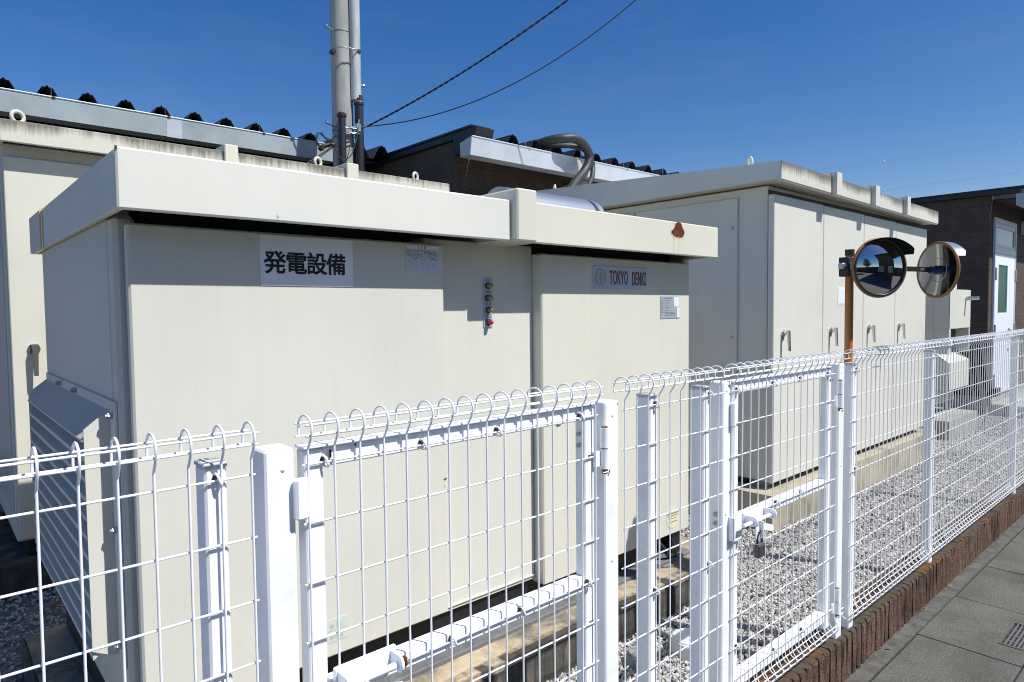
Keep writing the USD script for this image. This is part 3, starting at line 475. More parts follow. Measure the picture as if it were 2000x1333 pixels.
part(S, 'lettering', text_on_y('DENKI', 2.640, 2.752, 1.7335, 1.7995, YD - .0035, True), M_copper)
S = thing('rating_plate', 'small square silver rating plate near the right edge of the nearest cabinet', 'plate', (2.963, YD, 1.564))
part(S, 'plate', cb(2.877, 3.049, YD - .0025, YD - .0004, 1.5645, 1.681, .0006), M_alu)
pr = [cb(2.905, 2.98, YD - .0031, YD - .0025, 1.669, 1.674, .0001)]
for k in range(6):
    z = 1.659 - k * .0125; pr += [cb(2.882, 2.903, YD - .0031, YD - .0025, z - .0014, z + .0014, .0001), cb(2.915, 2.965 - .01 * (k % 3), YD - .0031, YD - .0025, z - .0012, z + .0012, .0001), cb(2.882, 2.99, YD - .0029, YD - .0025, z - .0052, z - .0048, .0001)]
pr += [cb(2.925, 2.945, YD - .0031, YD - .0025, 1.589, 1.594, .0001)] + [cb(2.955 + i * .013, 2.965 + i * .013, YD - .0031, YD - .0025, 1.588, 1.596, .0001) for i in range(4)] + [cb(2.915, 3.01, YD - .0031, YD - .0025, 1.580, 1.583, .0001)]
part(S, 'fine_print', cat(pr), M_print)
part(S, 'inspection_seal', cb(2.998, 3.046, YD - .0032, YD - .0026, 1.627, 1.677, .0004), M_lidwhite)
part(S, 'inspection_seal', cb(3.025, 3.047, YD - .0032, YD - .0026, 1.569, 1.624, .0004), M_paper)
S = thing('round_sticker', 'round pale yellow sticker with red and black print low on the nearest cabinet', 'sticker', (2.985, YD, .49))
part(S, 'disc', disc_y(2.990, .492, .058, YD - .0016, YD - .0004, 36), flat('sticker_yellow', (.70, .66, .42), .6))
part(S, 'red_print', cat([cb(2.965 - .0, 3.015, YD - .0022, YD - .0016, .527, .531, .0001), cb(2.95, 3.03, YD - .0022, YD - .0016, .447 + .02, .452 + .02, .0001)]), flat('red_print', (.5, .12, .06), .6))
part(S, 'black_print', cat([cb(2.937, 3.043, YD - .0022, YD - .0016, .512, .518, .0001), cb(2.942, 3.04, YD - .0022, YD - .0016, .500, .504, .0001), cb(2.95, 3.02, YD - .0022, YD - .0016, .487, .490, .0001)]), M_print)
S = thing('faded_label', 'faded pale green label at the bottom left of the nearest cabinet door', 'sticker', (1.02, YD, .5))
part(S, 'sheet', cat([cb(.965, 1.066, YD - .0014, YD - .0004, .500, .535, .0003), cb(.965, 1.066, YD - .0014, YD - .0004, .538, .578, .0003)]), flat('faded_green', (.58, .62, .53), .6))
part(S, 'faded_print', cat([cb(1.0 + .018 * i, 1.012 + .018 * i, YD - .0019, YD - .0014, .510, .521, .0001) for i in range(3)] + [cb(1.0, 1.014, YD - .0019, YD - .0014, .548, .562, .0001), cb(1.025, 1.04, YD - .0019, YD - .0014, .545, .566, .0001)]), flat('faded_ink', (.45, .47, .40), .7))
t = thing('black_elbow_pipe', 'short black hose elbow coming out of the black base channel at the cabinet foot', 'hose', (2.95, 2.1, .26))
part(t, 'hose', tube(spline([(2.86, 2.12, .36), (2.885, 2.08, .375), (2.92, 2.06, .34), (2.955, 2.05, .295), (3.02, 2.052, .276)]), .012, 10), M_cable, True)

# ------------------------------------------------------------------ old cabinet behind, far left
O = thing('old_cabinet', 'older cream cabinet standing behind at the left with a dirt-streaked roof edge', 'cabinet', (1.5, 5, .26))
part(O, 'body', cb(.372, 3.20, 4.53, 5.70, .36, 2.55, .006), M_cream, 30)
part(O, 'base_channel', cb(.42, 3.15, 4.56, 5.66, .245, .37, .003), M_black)
dx = [.378, 1.30, 2.24, 3.19]
for k in range(3):
    dd = part(O, 'door', cb(dx[k] + .003, dx[k + 1] - .003, 4.495, 4.532, .375, 2.475, .004), M_cream2, 30)
def lever(parent, x, y, z, s=1.0):
    """Cabinet lever handle: round plate, neck, hanging lever."""
    h = part(parent, 'handle', cat([disc_y(x, z, .022 * s, y - .010, y + .001), trimesh.convex.convex_hull([(x + dx_, yy, zz) for dx_, zz in ((-.012 * s, z), (.012 * s, z), (.006 * s, z - .042 * s), (-.006 * s, z - .042 * s)) for yy in (y - .008, y)]), rod((x, y, z + .004), (x, y - .034 * s, z + .004), .011 * s, 12)]), M_chrome, 40)
    part(h, 'lever', trimesh.convex.convex_hull([(x + a, y - b, z + c) for a, b, c in ((-.011 * s, .030 * s, .022 * s), (.011 * s, .030 * s, .022 * s), (-.011 * s, .046 * s, .020 * s), (.011 * s, .046 * s, .020 * s), (-.008 * s, .040 * s, -.105 * s), (.008 * s, .040 * s, -.105 * s), (-.007 * s, .052 * s, -.108 * s), (.007 * s, .052 * s, -.108 * s))]), M_chrome, 40)
lever(f'{O}/door', .480, 4.495, 1.43, 1.35)
part(O, 'roof', hollow_roof(.362, 3.285, 4.40, 5.76, 2.532, 2.650, .006), M_c2d, 30)
for xa, xb in ((1.500, 1.584), (2.352, 2.446)):
    part(O, 'roof_seam_cover', cb(xa, xb, 4.375, 5.77, 2.535, 2.690, .005), M_cream2, 30)
for xx, zz in ((.451, 2.648), (2.174, 2.648), (3.0, 2.648)):
    part(O, 'lifting_eye', eyebolt((xx, 4.47, zz - .006), .030, .010, .35), M_cream2, True)
part(O, 'vent_strip', cat([cb(.40 + .03 * k, .42 + .03 * k, 4.424, 4.45, 2.527, 2.533, .001) for k in range(92)]), M_bezel)
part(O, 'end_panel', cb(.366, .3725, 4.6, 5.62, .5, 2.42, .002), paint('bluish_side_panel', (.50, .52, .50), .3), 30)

# ------------------------------------------------------------------ four-door cabinet at the right
C = thing('switch_cabinet', 'tall cream cabinet with four lever-handled doors and a stained roof edge behind the round mirrors', 'cabinet', (6, 3.6, .34))
SL = -.0125
part(C, 'body', cat([cb(4.425, 7.600, 2.252, 4.85, .385, 2.46, .006)]), M_grey, 30)
part(C, 'door_surround', cb(4.418, 7.602, 2.2445, 2.2515, .37, 2.43, .001), flat('dark_gap', (.06, .06, .058), .7))
part(C, 'base_frame', cat([cb(4.47 + .30 * k, 4.55 + .30 * k, 2.27, 2.40, .325, .386, .002) for k in range(11)]), M_steel)
part(C, 'base_channel', cb(4.47, 7.56, 2.42, 4.80, .32, .386, .003), M_black)
dxs = [4.398, 5.190, 5.984, 6.738, 7.606]
for k in range(4):
    dd = part(C, 'door', cb(dxs[k] + .004, dxs[k + 1] - .004, 2.198, 2.243, .386, 2.392 - .004 * k, .004), M_grey, 30)
    lever(dd, (4.537, 5.332, 6.102, 6.840)[k], 2.198, 1.430, 1.12)
part(C, 'side_panel', cb(4.408, 4.426, 2.475, 3.365, .44, 2.402, .004), M_grey, 30)
part(C, 'side_panel', cb(4.408, 4.426, 3.395, 4.40, .44, 2.402, .004), M_grey, 30)
part(C, 'panel_screw', cat([tube([(4.410, 2.515, z), (4.402, 2.515, z)], .012, 8) for z in (2.19, 1.4, .6)]), M_bolt)
part(C, 'notice', cb(5.462, 5.705, 2.1945, 2.1985, 1.638, 1.764, .0006), M_lidwhite, label='small white notice with a yellow edge on the second door')
part(f'{C}/notice', 'notice_edge', cat([cb(5.452, 5.715, 2.1960, 2.1982, 1.630, 1.772, .0006)]), M_yellowprint)
# roof: flat underside, top rising to the back, everything falling slightly to the right
def wedge(x0, x1, y0, y1, zb, zt0, zt1, sl):
    v = [(x, y, z + sl * (x - x0)) for x in (x0, x1) for y, z in ((y0, zb), (y0, zt0), (y1, zt1), (y1, zb))]
    return trimesh.convex.convex_hull(v)
part(C, 'roof', wedge(4.316, 7.625, 2.112, 4.95, 2.472, 2.590, 2.742, SL), M_grey, False)
part(C, 'roof_front', wedge(4.3155, 7.6255, 2.107, 2.1115, 2.4715, 2.5905, 2.5907, SL), M_grey_d, False)
part(C, 'roof_lip', cat([cb(4.320, 7.62, 2.112, 2.135, 2.462, 2.4735, .001, SL), ]), M_grey)
for xa, xb, zt in ((5.110, 5.200, 2.612), (5.872, 5.960, 2.602), (6.622, 6.702, 2.592)):
    part(C, 'roof_seam_cover', cat([wedge(xa, xb, 2.070, 2.112, 2.472 + SL * (xa - 4.316) - .014, zt, zt, 0), wedge(xa, xb, 2.108, 4.96, 2.58 + SL * (xa - 4.316), zt, zt + .152, 0)]), M_grey)
for xx, yy, zz in ((4.42, 2.39, 2.592), (4.47, 4.36, 2.690)):
    part(C, 'lifting_eye', eyebolt((xx, yy, zz), .034, .010, .9), M_grey, True)

# ------------------------------------------------------------------ far cabinet with hoods on its own block
t = thing('concrete_block', 'pale low concrete block in the gravel under the small hooded cabinet', 'concrete base', (9.1, 2.8, .1))
part(t, 'block', noisy(gridbox(8.565, 9.71, 2.222, 3.38, .02, .312, .12), .004, 8), M_conclight)
H = thing('hooded_cabinet', 'small cream cabinet with two hoods between the four door cabinet and the dark building', 'cabinet', (9.2, 2.8, .31))
part(H, 'body', cb(8.83, 9.63, 2.452, 3.30, .44, 1.79, .006), M_cream, 30)
part(H, 'leg_frame', cat([cb(x, x + .07, y, y + .07, .305, .445, .002) for x in (8.85, 9.53) for y in (2.47, 3.2)]), M_steel)
part(H, 'top_cap', cb(8.93, 9.15, 2.32, 2.6, 1.802, 1.862, .004), M_cream)
def hood(x0, x1, z0, zf, zt):
    p = [(2.455, z0), (2.30, z0), (2.30, zf), (2.455, zt)]
    return cat([ext_x([(2.452, zt), (2.30, zf), (2.30, z0), (2.304, z0), (2.304, zf - .004), (2.452, zt - .006)], x0, x1), ext_x(p, x0, x0 + .004), ext_x(p, x1 - .004, x1)])
part(H, 'hood', hood(8.810, 9.650, 1.345, 1.800, 1.8005), M_cream)
part(H, 'hood', hood(8.832, 9.652, .632, .948, 1.045), M_cream)
part(H, 'hood_cheek', cb(8.810, 8.87, 2.302, 2.45, 1.05, 1.343, .002), M_cream); part(H, 'hood_cheek', cb(9.605, 9.650, 2.302, 2.45, 1.05, 1.343, .002), M_cream)
part(H, 'opening', cb(8.88, 9.60, 2.44, 2.451, 1.02, 1.34, .001), M_bezel)
part(H, 'pipe_stub', rod((9.448, 2.31, 1.698), (9.448, 2.17, 1.698), .024, 14), M_steel, 40)
part(H, 'lower_latch', cb(8.822, 8.831, 2.62, 2.70, .74, .80, .002), M_bezel)
part(H, 'side_door', cb(8.8215, 8.8295, 2.62, 3.22, .52, 1.70, .003), M_cream)

# ------------------------------------------------------------------ fence: posts, panels, gates
YW, YP, ZK = 1.140, 1.151, .190
ZH = [1.340 - .1106 * k for k in range(10)]
def curl(y0, z0, s=1):
    """The rolled edge of the mesh: points (y, z) from the straight wire to the free end; s = 1 at the top, -1 at the bottom."""
    q = [(0, 0), (-.004, .006), (-.013, .020), (-.0185, .034), (-.0175, .046), (-.011, .055), (.001, .0605), (.013, .0610), (.026, .056), (.034, .047), (.0375, .036), (.037, .018)]
    return [(y0 + a, z0 + s * b) for a, b in q]
ZT, ZB = 1.3695, .302
def vwire(x, bottom=True, jit=0.0):
    pts = curl(YW, ZT)[::-1]
    pts = [pts[0]] + [tuple(p) for p in spline([(x, a, b) for a, b in pts], 2)[:, 1:]] 
    pts = pts[1:] + ([(YW, .9), *curl(YW, ZB, -1)] if bottom else [(YW, .9), (YW, .24)])
    p = np.array([(x, a, b) for a, b in pts]); p[:, 0] += jit * (p[:, 2] - 1.0)
    return tube(p, .0022, 6)
def bars(x0, x1, a, b):
    return tube([(x0, a, b), (x1, a, b)], .0022, 6)
def mesh_panel(path, xs, x0, x1, bottom=True):
    for x in xs: part(path, 'vertical_wire', vwire(x, bottom, rng.normal(0, .0012)), M_wire, True)
    for z in ZH: part(path, 'horizontal_wire', bars(x0, x1, YW + .0047, z + rng.normal(0, .0008)), M_wire, True)
    for a, b in ((-.0135, .046), (-.0130, .026), (.032, .044), (.032, .020)):
        part(path, 'roll_wire', bars(x0, x1, YW + a, ZT + b), M_wire, True)
        if bottom: part(path, 'roll_wire', bars(x0, x1, YW + a, ZB - b), M_wire, True)
def post_mesh(x0, x1, y0, y1, zt, b=.004): return cb(x0, x1, y0, y1, ZK - .02, zt, b)
def hook(x, z, y=YW):
    """Hook bolt that ties a horizontal wire to what stands behind it."""
    return tube(spline([(x - .002, y + .012, z + .010), (x - .002, y - .002, z + .012), (x + .001, y - .007, z + .003), (x + .004, y - .006, z - .007), (x + .005, y + .012, z - .010)], 4), .0025, 7)
def hook_on(parent, x, z, y=YW):
    h = part(parent, 'hook_bolt', hook(x, z, y + .004), M_white, True)
    part(h, 'hook_washer', tube([(x, y + .0085, z + .004), (x, y + .011, z + .004)], .0075, 8), M_bezel)

posts = []
def panel_post(name_label, x0, w, dep, zt, hooks=(), cap=True, group=None):
    p = thing('fence_post', name_label, 'fence post', (x0 + w / 2, YP + dep / 2, ZK), group)
    part(p, 'post', post_mesh(x0, x0 + w, YP, YP + dep, zt), M_white, 30)
    if cap: part(p, 'post_cap', cb(x0 - .0015, x0 + w + .0015, YP - .0015, YP + dep + .0015, zt - .002, zt + .007, .002), M_capgrey)
    for x, z in hooks: hook_on(p, x, z)
    return p
panel_post('slim grey-capped white fence post at the left, just before the thick gate post', .3455, .036, .050, 1.362, [(.364, ZH[0] - .001)])
panel_post('slim white fence post standing alone in the narrow mesh panel between the gates', 1.566, .036, .048, 1.364, [(1.588, ZH[0]), (1.587, ZH[5])])
panel_post('slim white fence post right beside the left gate post of the padlocked gate', 1.849, .040, .048, 1.362, [(1.878, ZH[0]), (1.878, ZH[5])])
panel_post('slim white fence post carrying the orange mirror pole', 3.022, .050, .046, 1.366, [(3.062, ZH[0]), (3.065, ZH[4])])
panel_post('white fence post in front of the right end of the four door cabinet', 4.128, .050, .046, 1.368, [(4.162, ZH[0]), (4.16, ZH[5])])
panel_post('rightmost white fence post in front of the white double door', 6.108, .050, .046, 1.368, [(6.142, ZH[0]), (6.14, ZH[5])])
def gate_post(label, x0, w, dep, zt, screws):
    p = thing('gate_post', label, 'gate post', (x0 + w / 2, YP + dep / 2, ZK))
    part(p, 'post', post_mesh(x0, x0 + w, YP, YP + dep, zt, .0038), M_white, 30)
    for x, z in screws: part(p, 'rivet', tube([(x, YP + .001, z), (x, YP - .0015, z), (x, YP - .0028, z)], np.array([.0045, .0042, .002]), 10), M_white, 40)
    return p
gate_post('thick white post on the left of the nearer gate, nearest to the viewer', .446, .055, .062, 1.3745, [(.479, 1.338), (.479, .9)])
P1R = gate_post('white hinge post on the right of the nearer gate', 1.366, .058, .056, 1.369, [(1.398, 1.330), (1.396, .93), (1.39, .55)])
P2L = gate_post('white post holding the padlocked latch side of the farther gate', 1.964, .053, .050, 1.3745, [(1.985, 1.345), (1.985, .93)])
P2R = gate_post('white hinge post on the right of the padlocked gate beside the mirror pole', 2.886, .056, .054, 1.376, [(2.915, 1.34), (2.915, .94)])

f1 = thing('mesh_fence', 'white wire mesh fence panel at the far left edge in front of the louvres', 'fence panel', (0, YW, ZK))
mesh_panel(f1, [.4190 - .0505 * k for k in range(30)], -1.06, .427)
f2 = thing('mesh_fence', 'narrow white wire mesh panel between the two gates', 'fence panel', (1.68, YW, ZK))
mesh_panel(f2, [1.437 + .0535 * k for k in range(10)], 1.428, 1.962)
f3 = thing('mesh_fence', 'white wire mesh panel right of the padlocked gate, in front of the four door cabinet', 'fence panel', (3.66, YW, ZK))
mesh_panel(f3, [2.998 + .0532 * k for k in range(26)], 2.988, 4.345)
part(f3, 'joint_clip', cat([cb(4.325, 4.352, YW - .02, YW + .04, ZT + .016, ZT + .052, .004)]), M_white)
f4 = thing('mesh_fence', 'long white wire mesh panel at the right in front of the hooded cabinet', 'fence panel', (4.345, YW, ZK))
mesh_panel(f4, [4.352 + .0525 * k for k in range(38)], 4.346, 6.335)
copy_of(f4, 'mesh_fence', 'farthest white wire mesh panel running out of the picture at the right edge', (6.335, YW, ZK))

def gate(label, xs, sl, sr, xa, xb, mid, bot, rails_rust, top=(1.3295, 1.3665)):
    g = thing('mesh_gate', label, 'gate', ((xa + xb) / 2, YW, ZK))
    mesh_panel(g, xs, xa, xb)
    part(g, 'stile', cb(sl[0], sl[1], YP - .001, YP + .034, bot[0] - .03, top[1] - .001, .003), M_white, 30)
    part(g, 'stile', cb(sr[0], sr[1], YP - .001, YP + .034, bot[0] - .03, top[1] - .001, .003), M_white, 30)
    for z0, z1 in (top, mid, bot):
        part(g, 'rail', cb(sl[1] + .0005, sr[0] - .0005, YP + .001, YP + .036, z0, z1, .003), M_white, 30)
    part(g, 'rail_edge', cb(sl[0] - .002, sr[1] + .002, YP - .004, YP + .037, top[1] + .001, top[1] + .006, .001), M_white)
    return g
g1 = gate('nearer white mesh gate in front of the generator cabinet, no padlock on it', [.521 + .05293 * k for k in range(16)], (.519, .556), (1.284, 1.322), .512, 1.330, (.876, .914), (.300, .345), True)
for x, z in ((.556, ZH[0]), (.775, ZH[0]), (.982, ZH[0]), (1.262, ZH[0]), (.845, ZH[4]), (1.05, ZH[4]), (1.29, ZH[4])): hook_on(g1, x, z)
for x, z, w, h in ((.5675, 1.345, .004, .016), (.570, 1.336, .006, .006), (.6205, 1.360, .003, .005), (1.2725, 1.352, .004, .010), (1.296, 1.2345, .014, .002), (1.298, .789, .016, .002), (1.268, 1.362, .006, .004)):
    part(g1, 'rust_stain', cb(x, x + w, YP - .0035, YP - .0012, z, z + h, .0006), M_rust)
part(g1, 'striker_plate', cb(.4945, .5185, 1.132, 1.150, 1.243, 1.319, .005), M_white, 30)
part(g1, 'frame_bolt', cat([rod((1.2835, 1.170, z), (1.278, 1.170, z), .006, 8) for z in (1.292, 1.262)]), M_bolt)
g2 = gate('farther white mesh gate with a padlocked slide bolt on its left stile', [2.0155 + .0548 * k for k in range(16)], (2.024, 2.062), (2.770, 2.812), 2.006, 2.846, (.870, .904), (.300, .345), False)
for x, z in ((2.045, ZH[0]), (2.30, ZH[0]), (2.52, ZH[0]), (2.77, ZH[0]), (2.33, ZH[4]), (2.53, ZH[4]), (2.05, ZH[8]), (2.32, ZH[9]), (2.55, ZH[9])): hook_on(g2, x, z)
part(g2, 'striker_plate', cb(2.004, 2.023, 1.134, 1.150, 1.222, 1.304, .005), M_white, 30)
part(g2, 'rust_stain', cb(2.790, 2.812, YP - .0035, YP - .0012, 1.312, 1.320, .0006), M_rust)
part(P2L, 'frame_bolt', cat([rod((1.9645, 1.175, z), (1.957, 1.175, z), .008, 8) for z in (.93, .90)]), M_bolt)
def hinge(parent, x, z0, z1, y=1.136):
    zm = (z0 + z1) / 2
    a = part(parent, 'hinge', cat([rod((x, y, zm + .002), (x, y, z1), .0125, 16), cb(x + .004, x + .020, y + .004, YP + .001, zm + .004, z1 - .002, .001)]), M_white, 40)
    part(a, 'hinge_leaf', cat([rod((x, y, z0), (x, y, zm - .002), .0125, 16), cb(x - .034, x - .002, y + .004, y + .012, z0 + .006, zm - .006, .001)]), M_white, 40)
    part(a, 'hinge_pin', cat([rod((x, y, z0 - .014), (x, y, z1 + .005), .0085, 12)]), M_brownpin)
    part(a, 'split_pin', tube(spline([(x - .012, y - .004, z0 - .010), (x, y - .009, z0 - .008), (x + .014, y - .006, z0 - .005), (x + .008, y - .004, z0 - .022)], 3), .0015, 5), M_bolt)
hinge(g1, 1.347, 1.196, 1.304); hinge(g1, 1.347, .42, .53)
hinge(g2, 2.862, 1.196, 1.308); hinge(g2, 2.856, .318, .424)
def slide_bolt(parent, x0, x1, z, post_side):
    """Barrel bolt: two eared plates, the round bar, drop handle."""
    bp = part(parent, 'slide_bolt', cb(x0 + .04, x1 + .015, 1.132, 1.141, z - .018, z + .026, .002), M_white)
    for x in (x0 + .045, x1):
        part(bp, 'bolt_ear', cat([cb(x, x + .004, 1.098, 1.134, z - .014, z + .020, .001), tube([(x - .0006, 1.102, z + .004), (x + .0046, 1.102, z + .004)], .017, 16)]), M_white)
    part(bp, 'bolt_bar', rod((x0 - .012, 1.106, z), (x1 + .020, 1.106, z), .0065, 12), M_white, 40)
    part(bp, 'bolt_tail', cat([cb(x0 + .085, x0 + .090, 1.085, 1.112, z - .06, z, .001), trimesh.convex.convex_hull([(x0 + .088 + a, y, z + b) for y in (1.090, 1.094) for a, b in ((0, -.008), (.02, -.012), (.075, -.030), (.080, -.044), (.070, -.052), (.02, -.034), (0, -.030))])]), M_white)
    return bp
b2 = slide_bolt(g2, 2.030, 2.205, .892, True)
part(P2L, 'latch_plate', cat([cb(2.000, 2.048, 1.128, 1.134, .838, .918, .004), cb(2.000, 2.005, 1.13, 1.152, .838, .918, .002)]), M_white, 30)
part(b2, 'lock_eye', cat([cb(2.090, 2.126, 1.098, 1.102, .835, .872, .004), tube([(2.108, 1.0974, .842), (2.108, 1.1026, .842)], .018, 16)]), M_white)
b1 = slide_bolt(g1, .520, .680, .922, False)
part(b1, 'rust_stain', cb(.692, .700, 1.098, 1.110, .915, .934, .003), M_rust)
pl = thing('padlock', 'small dark weathered padlock hanging from the slide bolt of the farther gate', 'padlock', (2.112, 1.10, .79))
part(pl, 'lock_body', cb(2.091, 2.135, 1.088, 1.108, .766, .812, .004), M_brass, 30)
part(pl, 'shackle', tube(spline([(2.098, 1.098, .808), (2.098, 1.098, .838), (2.104, 1.098, .852), (2.113, 1.098, .857), (2.122, 1.098, .852), (2.128, 1.098, .838), (2.128, 1.098, .808)], 4), .0045, 8), flat('shackle_dark', (.06, .045, .045), .4, .5), True)
part(pl, 'lock_collar', cb(2.093, 2.133, 1.089, 1.107, .812, .816, .001), M_bolt)

# ------------------------------------------------------------------ traffic mirrors on the fence post
PX, PY = 3.067, 1.185
mp = thing('mirror_pole', 'orange steel tube rising from a fence post and carrying two round mirrors', 'pole', (PX, PY, 1.2))
part(mp, 'tube', rod((PX, PY, 1.16), (PX, PY, 1.842), .0172, 20), M_orange, 40)
part(mp, 'tube_cap', rod((PX, PY, 1.842), (PX, PY, 1.868), .0195, 20), M_darkbrown, 40)
part(mp, 'clamp', cat([cb(PX - .062, PX - .0175, PY - .022, PY + .022, 1.748, 1.832, .003), cb(PX - .028, PX + .02, PY - .026, PY + .026, 1.770, 1.812, .003)]), M_darkbrown)
part(mp, 'clamp_bolt', cat([cb(PX - .095, PX - .0625, PY - .012, PY + .012, 1.780, 1.806, .004), cb(PX - .055, PX - .020, PY - .030, PY - .0225, 1.776, 1.808, .002)]), M_steel)
AX, AY, AZ = 3.430, .945, 1.778
ad = np.array([AX - PX, AY - PY, AZ - 1.79]); AL = np.linalg.norm(ad); ad /= AL
def bar_between(a, b, w, th):
    a, b = np.array(a, float), np.array(b, float); d = (b - a) / np.linalg.norm(b - a); s = np.cross(d, [0, 0, 1]); s /= np.linalg.norm(s)
    return trimesh.convex.convex_hull([p + s * i * th / 2 + np.array([0, 0, 1.]) * j * w / 2 for p in (a, b) for i in (-1, 1) for j in (-1, 1)])
part(mp, 'arm', bar_between((PX, PY - .028, 1.790), (AX - .010, AY + .006, AZ), .022, .006), M_darkbrown)
for f in (.40, .50, .80):
    q = np.array([PX, PY - .028, 1.79]) + (np.array([AX, AY, AZ]) - (PX, PY - .028, 1.79)) * f
    part(f'{mp}/arm', 'arm_slot', bar_between(q - ad * .010, q + ad * .010, .009, .0075), M_steel)
def mirror(label, c, n, R, back_visible):
    SAG = .007 if back_visible else .030
    c = np.array(c); n = np.array(n, float); n /= np.linalg.norm(n)
    ex = np.cross([0, 0, 1], n); ex /= np.linalg.norm(ex); ez = np.cross(n, ex)
    to = lambda a, b, d: c + a * ex + b * ez + d * n
    mt = thing('traffic_mirror', label, 'traffic mirror', c)
    NR, NT = 10, 48; v, f = [to(0, 0, SAG)], []
    for i in range(1, NR + 1):
        r = R * .955 * i / NR; dd = SAG * (1 - (i / NR) ** 2)
        v += [to(r * math.cos(t), r * math.sin(t), dd) for t in np.arange(NT) / NT * 2 * np.pi]
    for k in range(NT): f.append((0, 1 + k, 1 + (k + 1) % NT))
    for i in range(NR - 1):
        for k in range(NT):
            a, b = 1 + i * NT + k, 1 + i * NT + (k + 1) % NT; f += [(a, a + NT, b + NT), (a, b + NT, b)]
    v = np.array(v); front = trimesh.Trimesh(v, f, process=False)
    part(mt, 'mirror_face', front, M_mirror, True)
    bk = v - n * .006; part(mt, 'dish_back', trimesh.Trimesh(bk, np.array(f)[:, ::-1], process=False), M_mirrorback, True)
    th = np.arange(56) / 56 * 2 * np.pi
    part(mt, 'rim', tube([to(R * .985 * math.cos(t), R * .985 * math.sin(t), -.002) for t in th], .0068, 10, closed=True), M_rim, True)
    part(mt, 'inner_rim', tube([to(R * .945 * math.cos(t), R * .945 * math.sin(t), .006) for t in th], .0035, 8, closed=True), M_bezel if not back_visible else M_steel, True)
    va, vb = math.radians(26), math.radians(128); w, ff = [], []
    K = 26; flip = math.pi if back_visible else 0
    for k in range(K + 1):
        u_ = k / K; t = va + (vb - va) * u_; e = min(1, .72 + u_ / .12 * .28) * (1 - max(0, u_ - .12) / .88) ** .8; L = .004 + (.045 if back_visible else .072) * e
        if back_visible: t = math.pi - t
        for rr in (R * 1.0, R * 1.012):
            w += [to(rr * math.cos(t), rr * math.sin(t), 0), to(rr * 1.01 * math.cos(t), rr * 1.01 * math.sin(t), L)]
    for k in range(K):
        a = k * 4; b = a + 4
        for q in ((a, b, b + 1, a + 1), (a + 3, b + 3, b + 2, a + 2), (a + 1, b + 1, b + 3, a + 3), (a, a + 2, b + 2, b)): ff += [(q[0], q[1], q[2]), (q[0], q[2], q[3])]
    part(mt, 'visor', trimesh.Trimesh(np.array(w), ff, process=False), flat('visor_dark' if not back_visible else 'visor_pale', (.03, .035, .03) if not back_visible else (.45, .47, .55), .2, .6))
    if back_visible:
        part(mt, 'ball_joint', cat([tube([to(0, 0, -.012), to(0, 0, .004)], .020, 14), tube([to(0, 0, -.040), to(0, 0, -.012)], .016, 14)]), M_bluecap, 40)
        part(mt, 'back_ring', tube([to(R * .42 * math.cos(t), R * .42 * math.sin(t), -.001) for t in th], .0014, 6, closed=True), M_steel, True)
    else:
        part(mt, 'ball_joint', rod(to(0, 0, 0), (PX, PY - .02, 1.79), .014, 12), M_darkbrown, 40)
    return mt
mirror('round convex mirror with a dark visor, facing the path, left of the pair', (3.078, 1.066, 1.782), (-.554, -.828, -.02), .124, False)
mirror('round mirror seen from behind with a blue joint at its centre, right of the pair', (AX, AY, AZ), (.818, -.575, .0), .1225, True)

# ------------------------------------------------------------------ left building with folded-plate roof
L = thing('metal_roof_building', 'building at the back left with a folded metal roof above a long grey gutter', 'building', (1, 9, 0))
part(L, 'wall', cb(-14, 4.6, 7.25, 14, -.1, 3.36, .01), M_siding)
part(L, 'eave_board', cb(-14, 4.2, 6.78, 7.24, 3.30, 3.335, .004), M_fascia)
gt = [(6.50, 3.365), (6.515, 3.365), (6.535, 3.215), (6.66, 3.215), (6.67, 3.33), (6.685, 3.33), (6.68, 3.200), (6.52, 3.200), (6.50, 3.350)]
gp_ = part(L, 'gutter', cat([ext_x(gt, -14, 3.36), tube([(-14, 6.502, 3.368), (3.36, 6.502, 3.368)], .009, 8)]), M_gutter)
part(gp_, 'gutter_end', ext_x([(6.50, 3.365), (6.52, 3.20), (6.68, 3.20), (6.685, 3.33)], 3.355, 3.362), M_gutter)
part(gp_, 'gutter_sleeve', ext_x([(6.497, 3.372), (6.519, 3.197), (6.53, 3.197), (6.51, 3.372)], 1.735, 1.86), M_gutter2)
def ridge(x, y0, y1, zb, h, sl, w=.29):
    prof = [(x - w / 2, zb), (x - .118, zb + .002), (x - .036, zb + h - .014), (x - .009, zb + h - .012), (x - .007, zb + h), (x + .007, zb + h), (x + .009, zb + h - .012), (x + .036, zb + h - .014), (x + .118, zb + .002), (x + w / 2, zb)]
    up_ = [(a, b + .004) for a, b in prof]
    m = ext_y(prof + up_[::-1], y0, y1); v = m.vertices.copy(); v[:, 2] += sl * (v[:, 1] - y0)
    return trimesh.Trimesh(v, m.faces, process=False)
for k in range(-16, 13):
    x = .588 + .2845 * k
    rr = part(L, 'roof_plate', ridge(x, 6.62, 13.9, 3.328, .158, .02, .2843), M_folded)
    if k in (1, 4, 7): 
        part(rr, 'gutter_hanger', cat([cb(x + .02, x + .028, 6.49, 6.63, 3.365, 3.371, .001), cb(x + .02, x + .028, 6.60, 6.612, 3.365, 3.47, .001), cb(x + .010, x + .038, 6.493, 6.508, 3.356, 3.374, .002)]), M_rust)

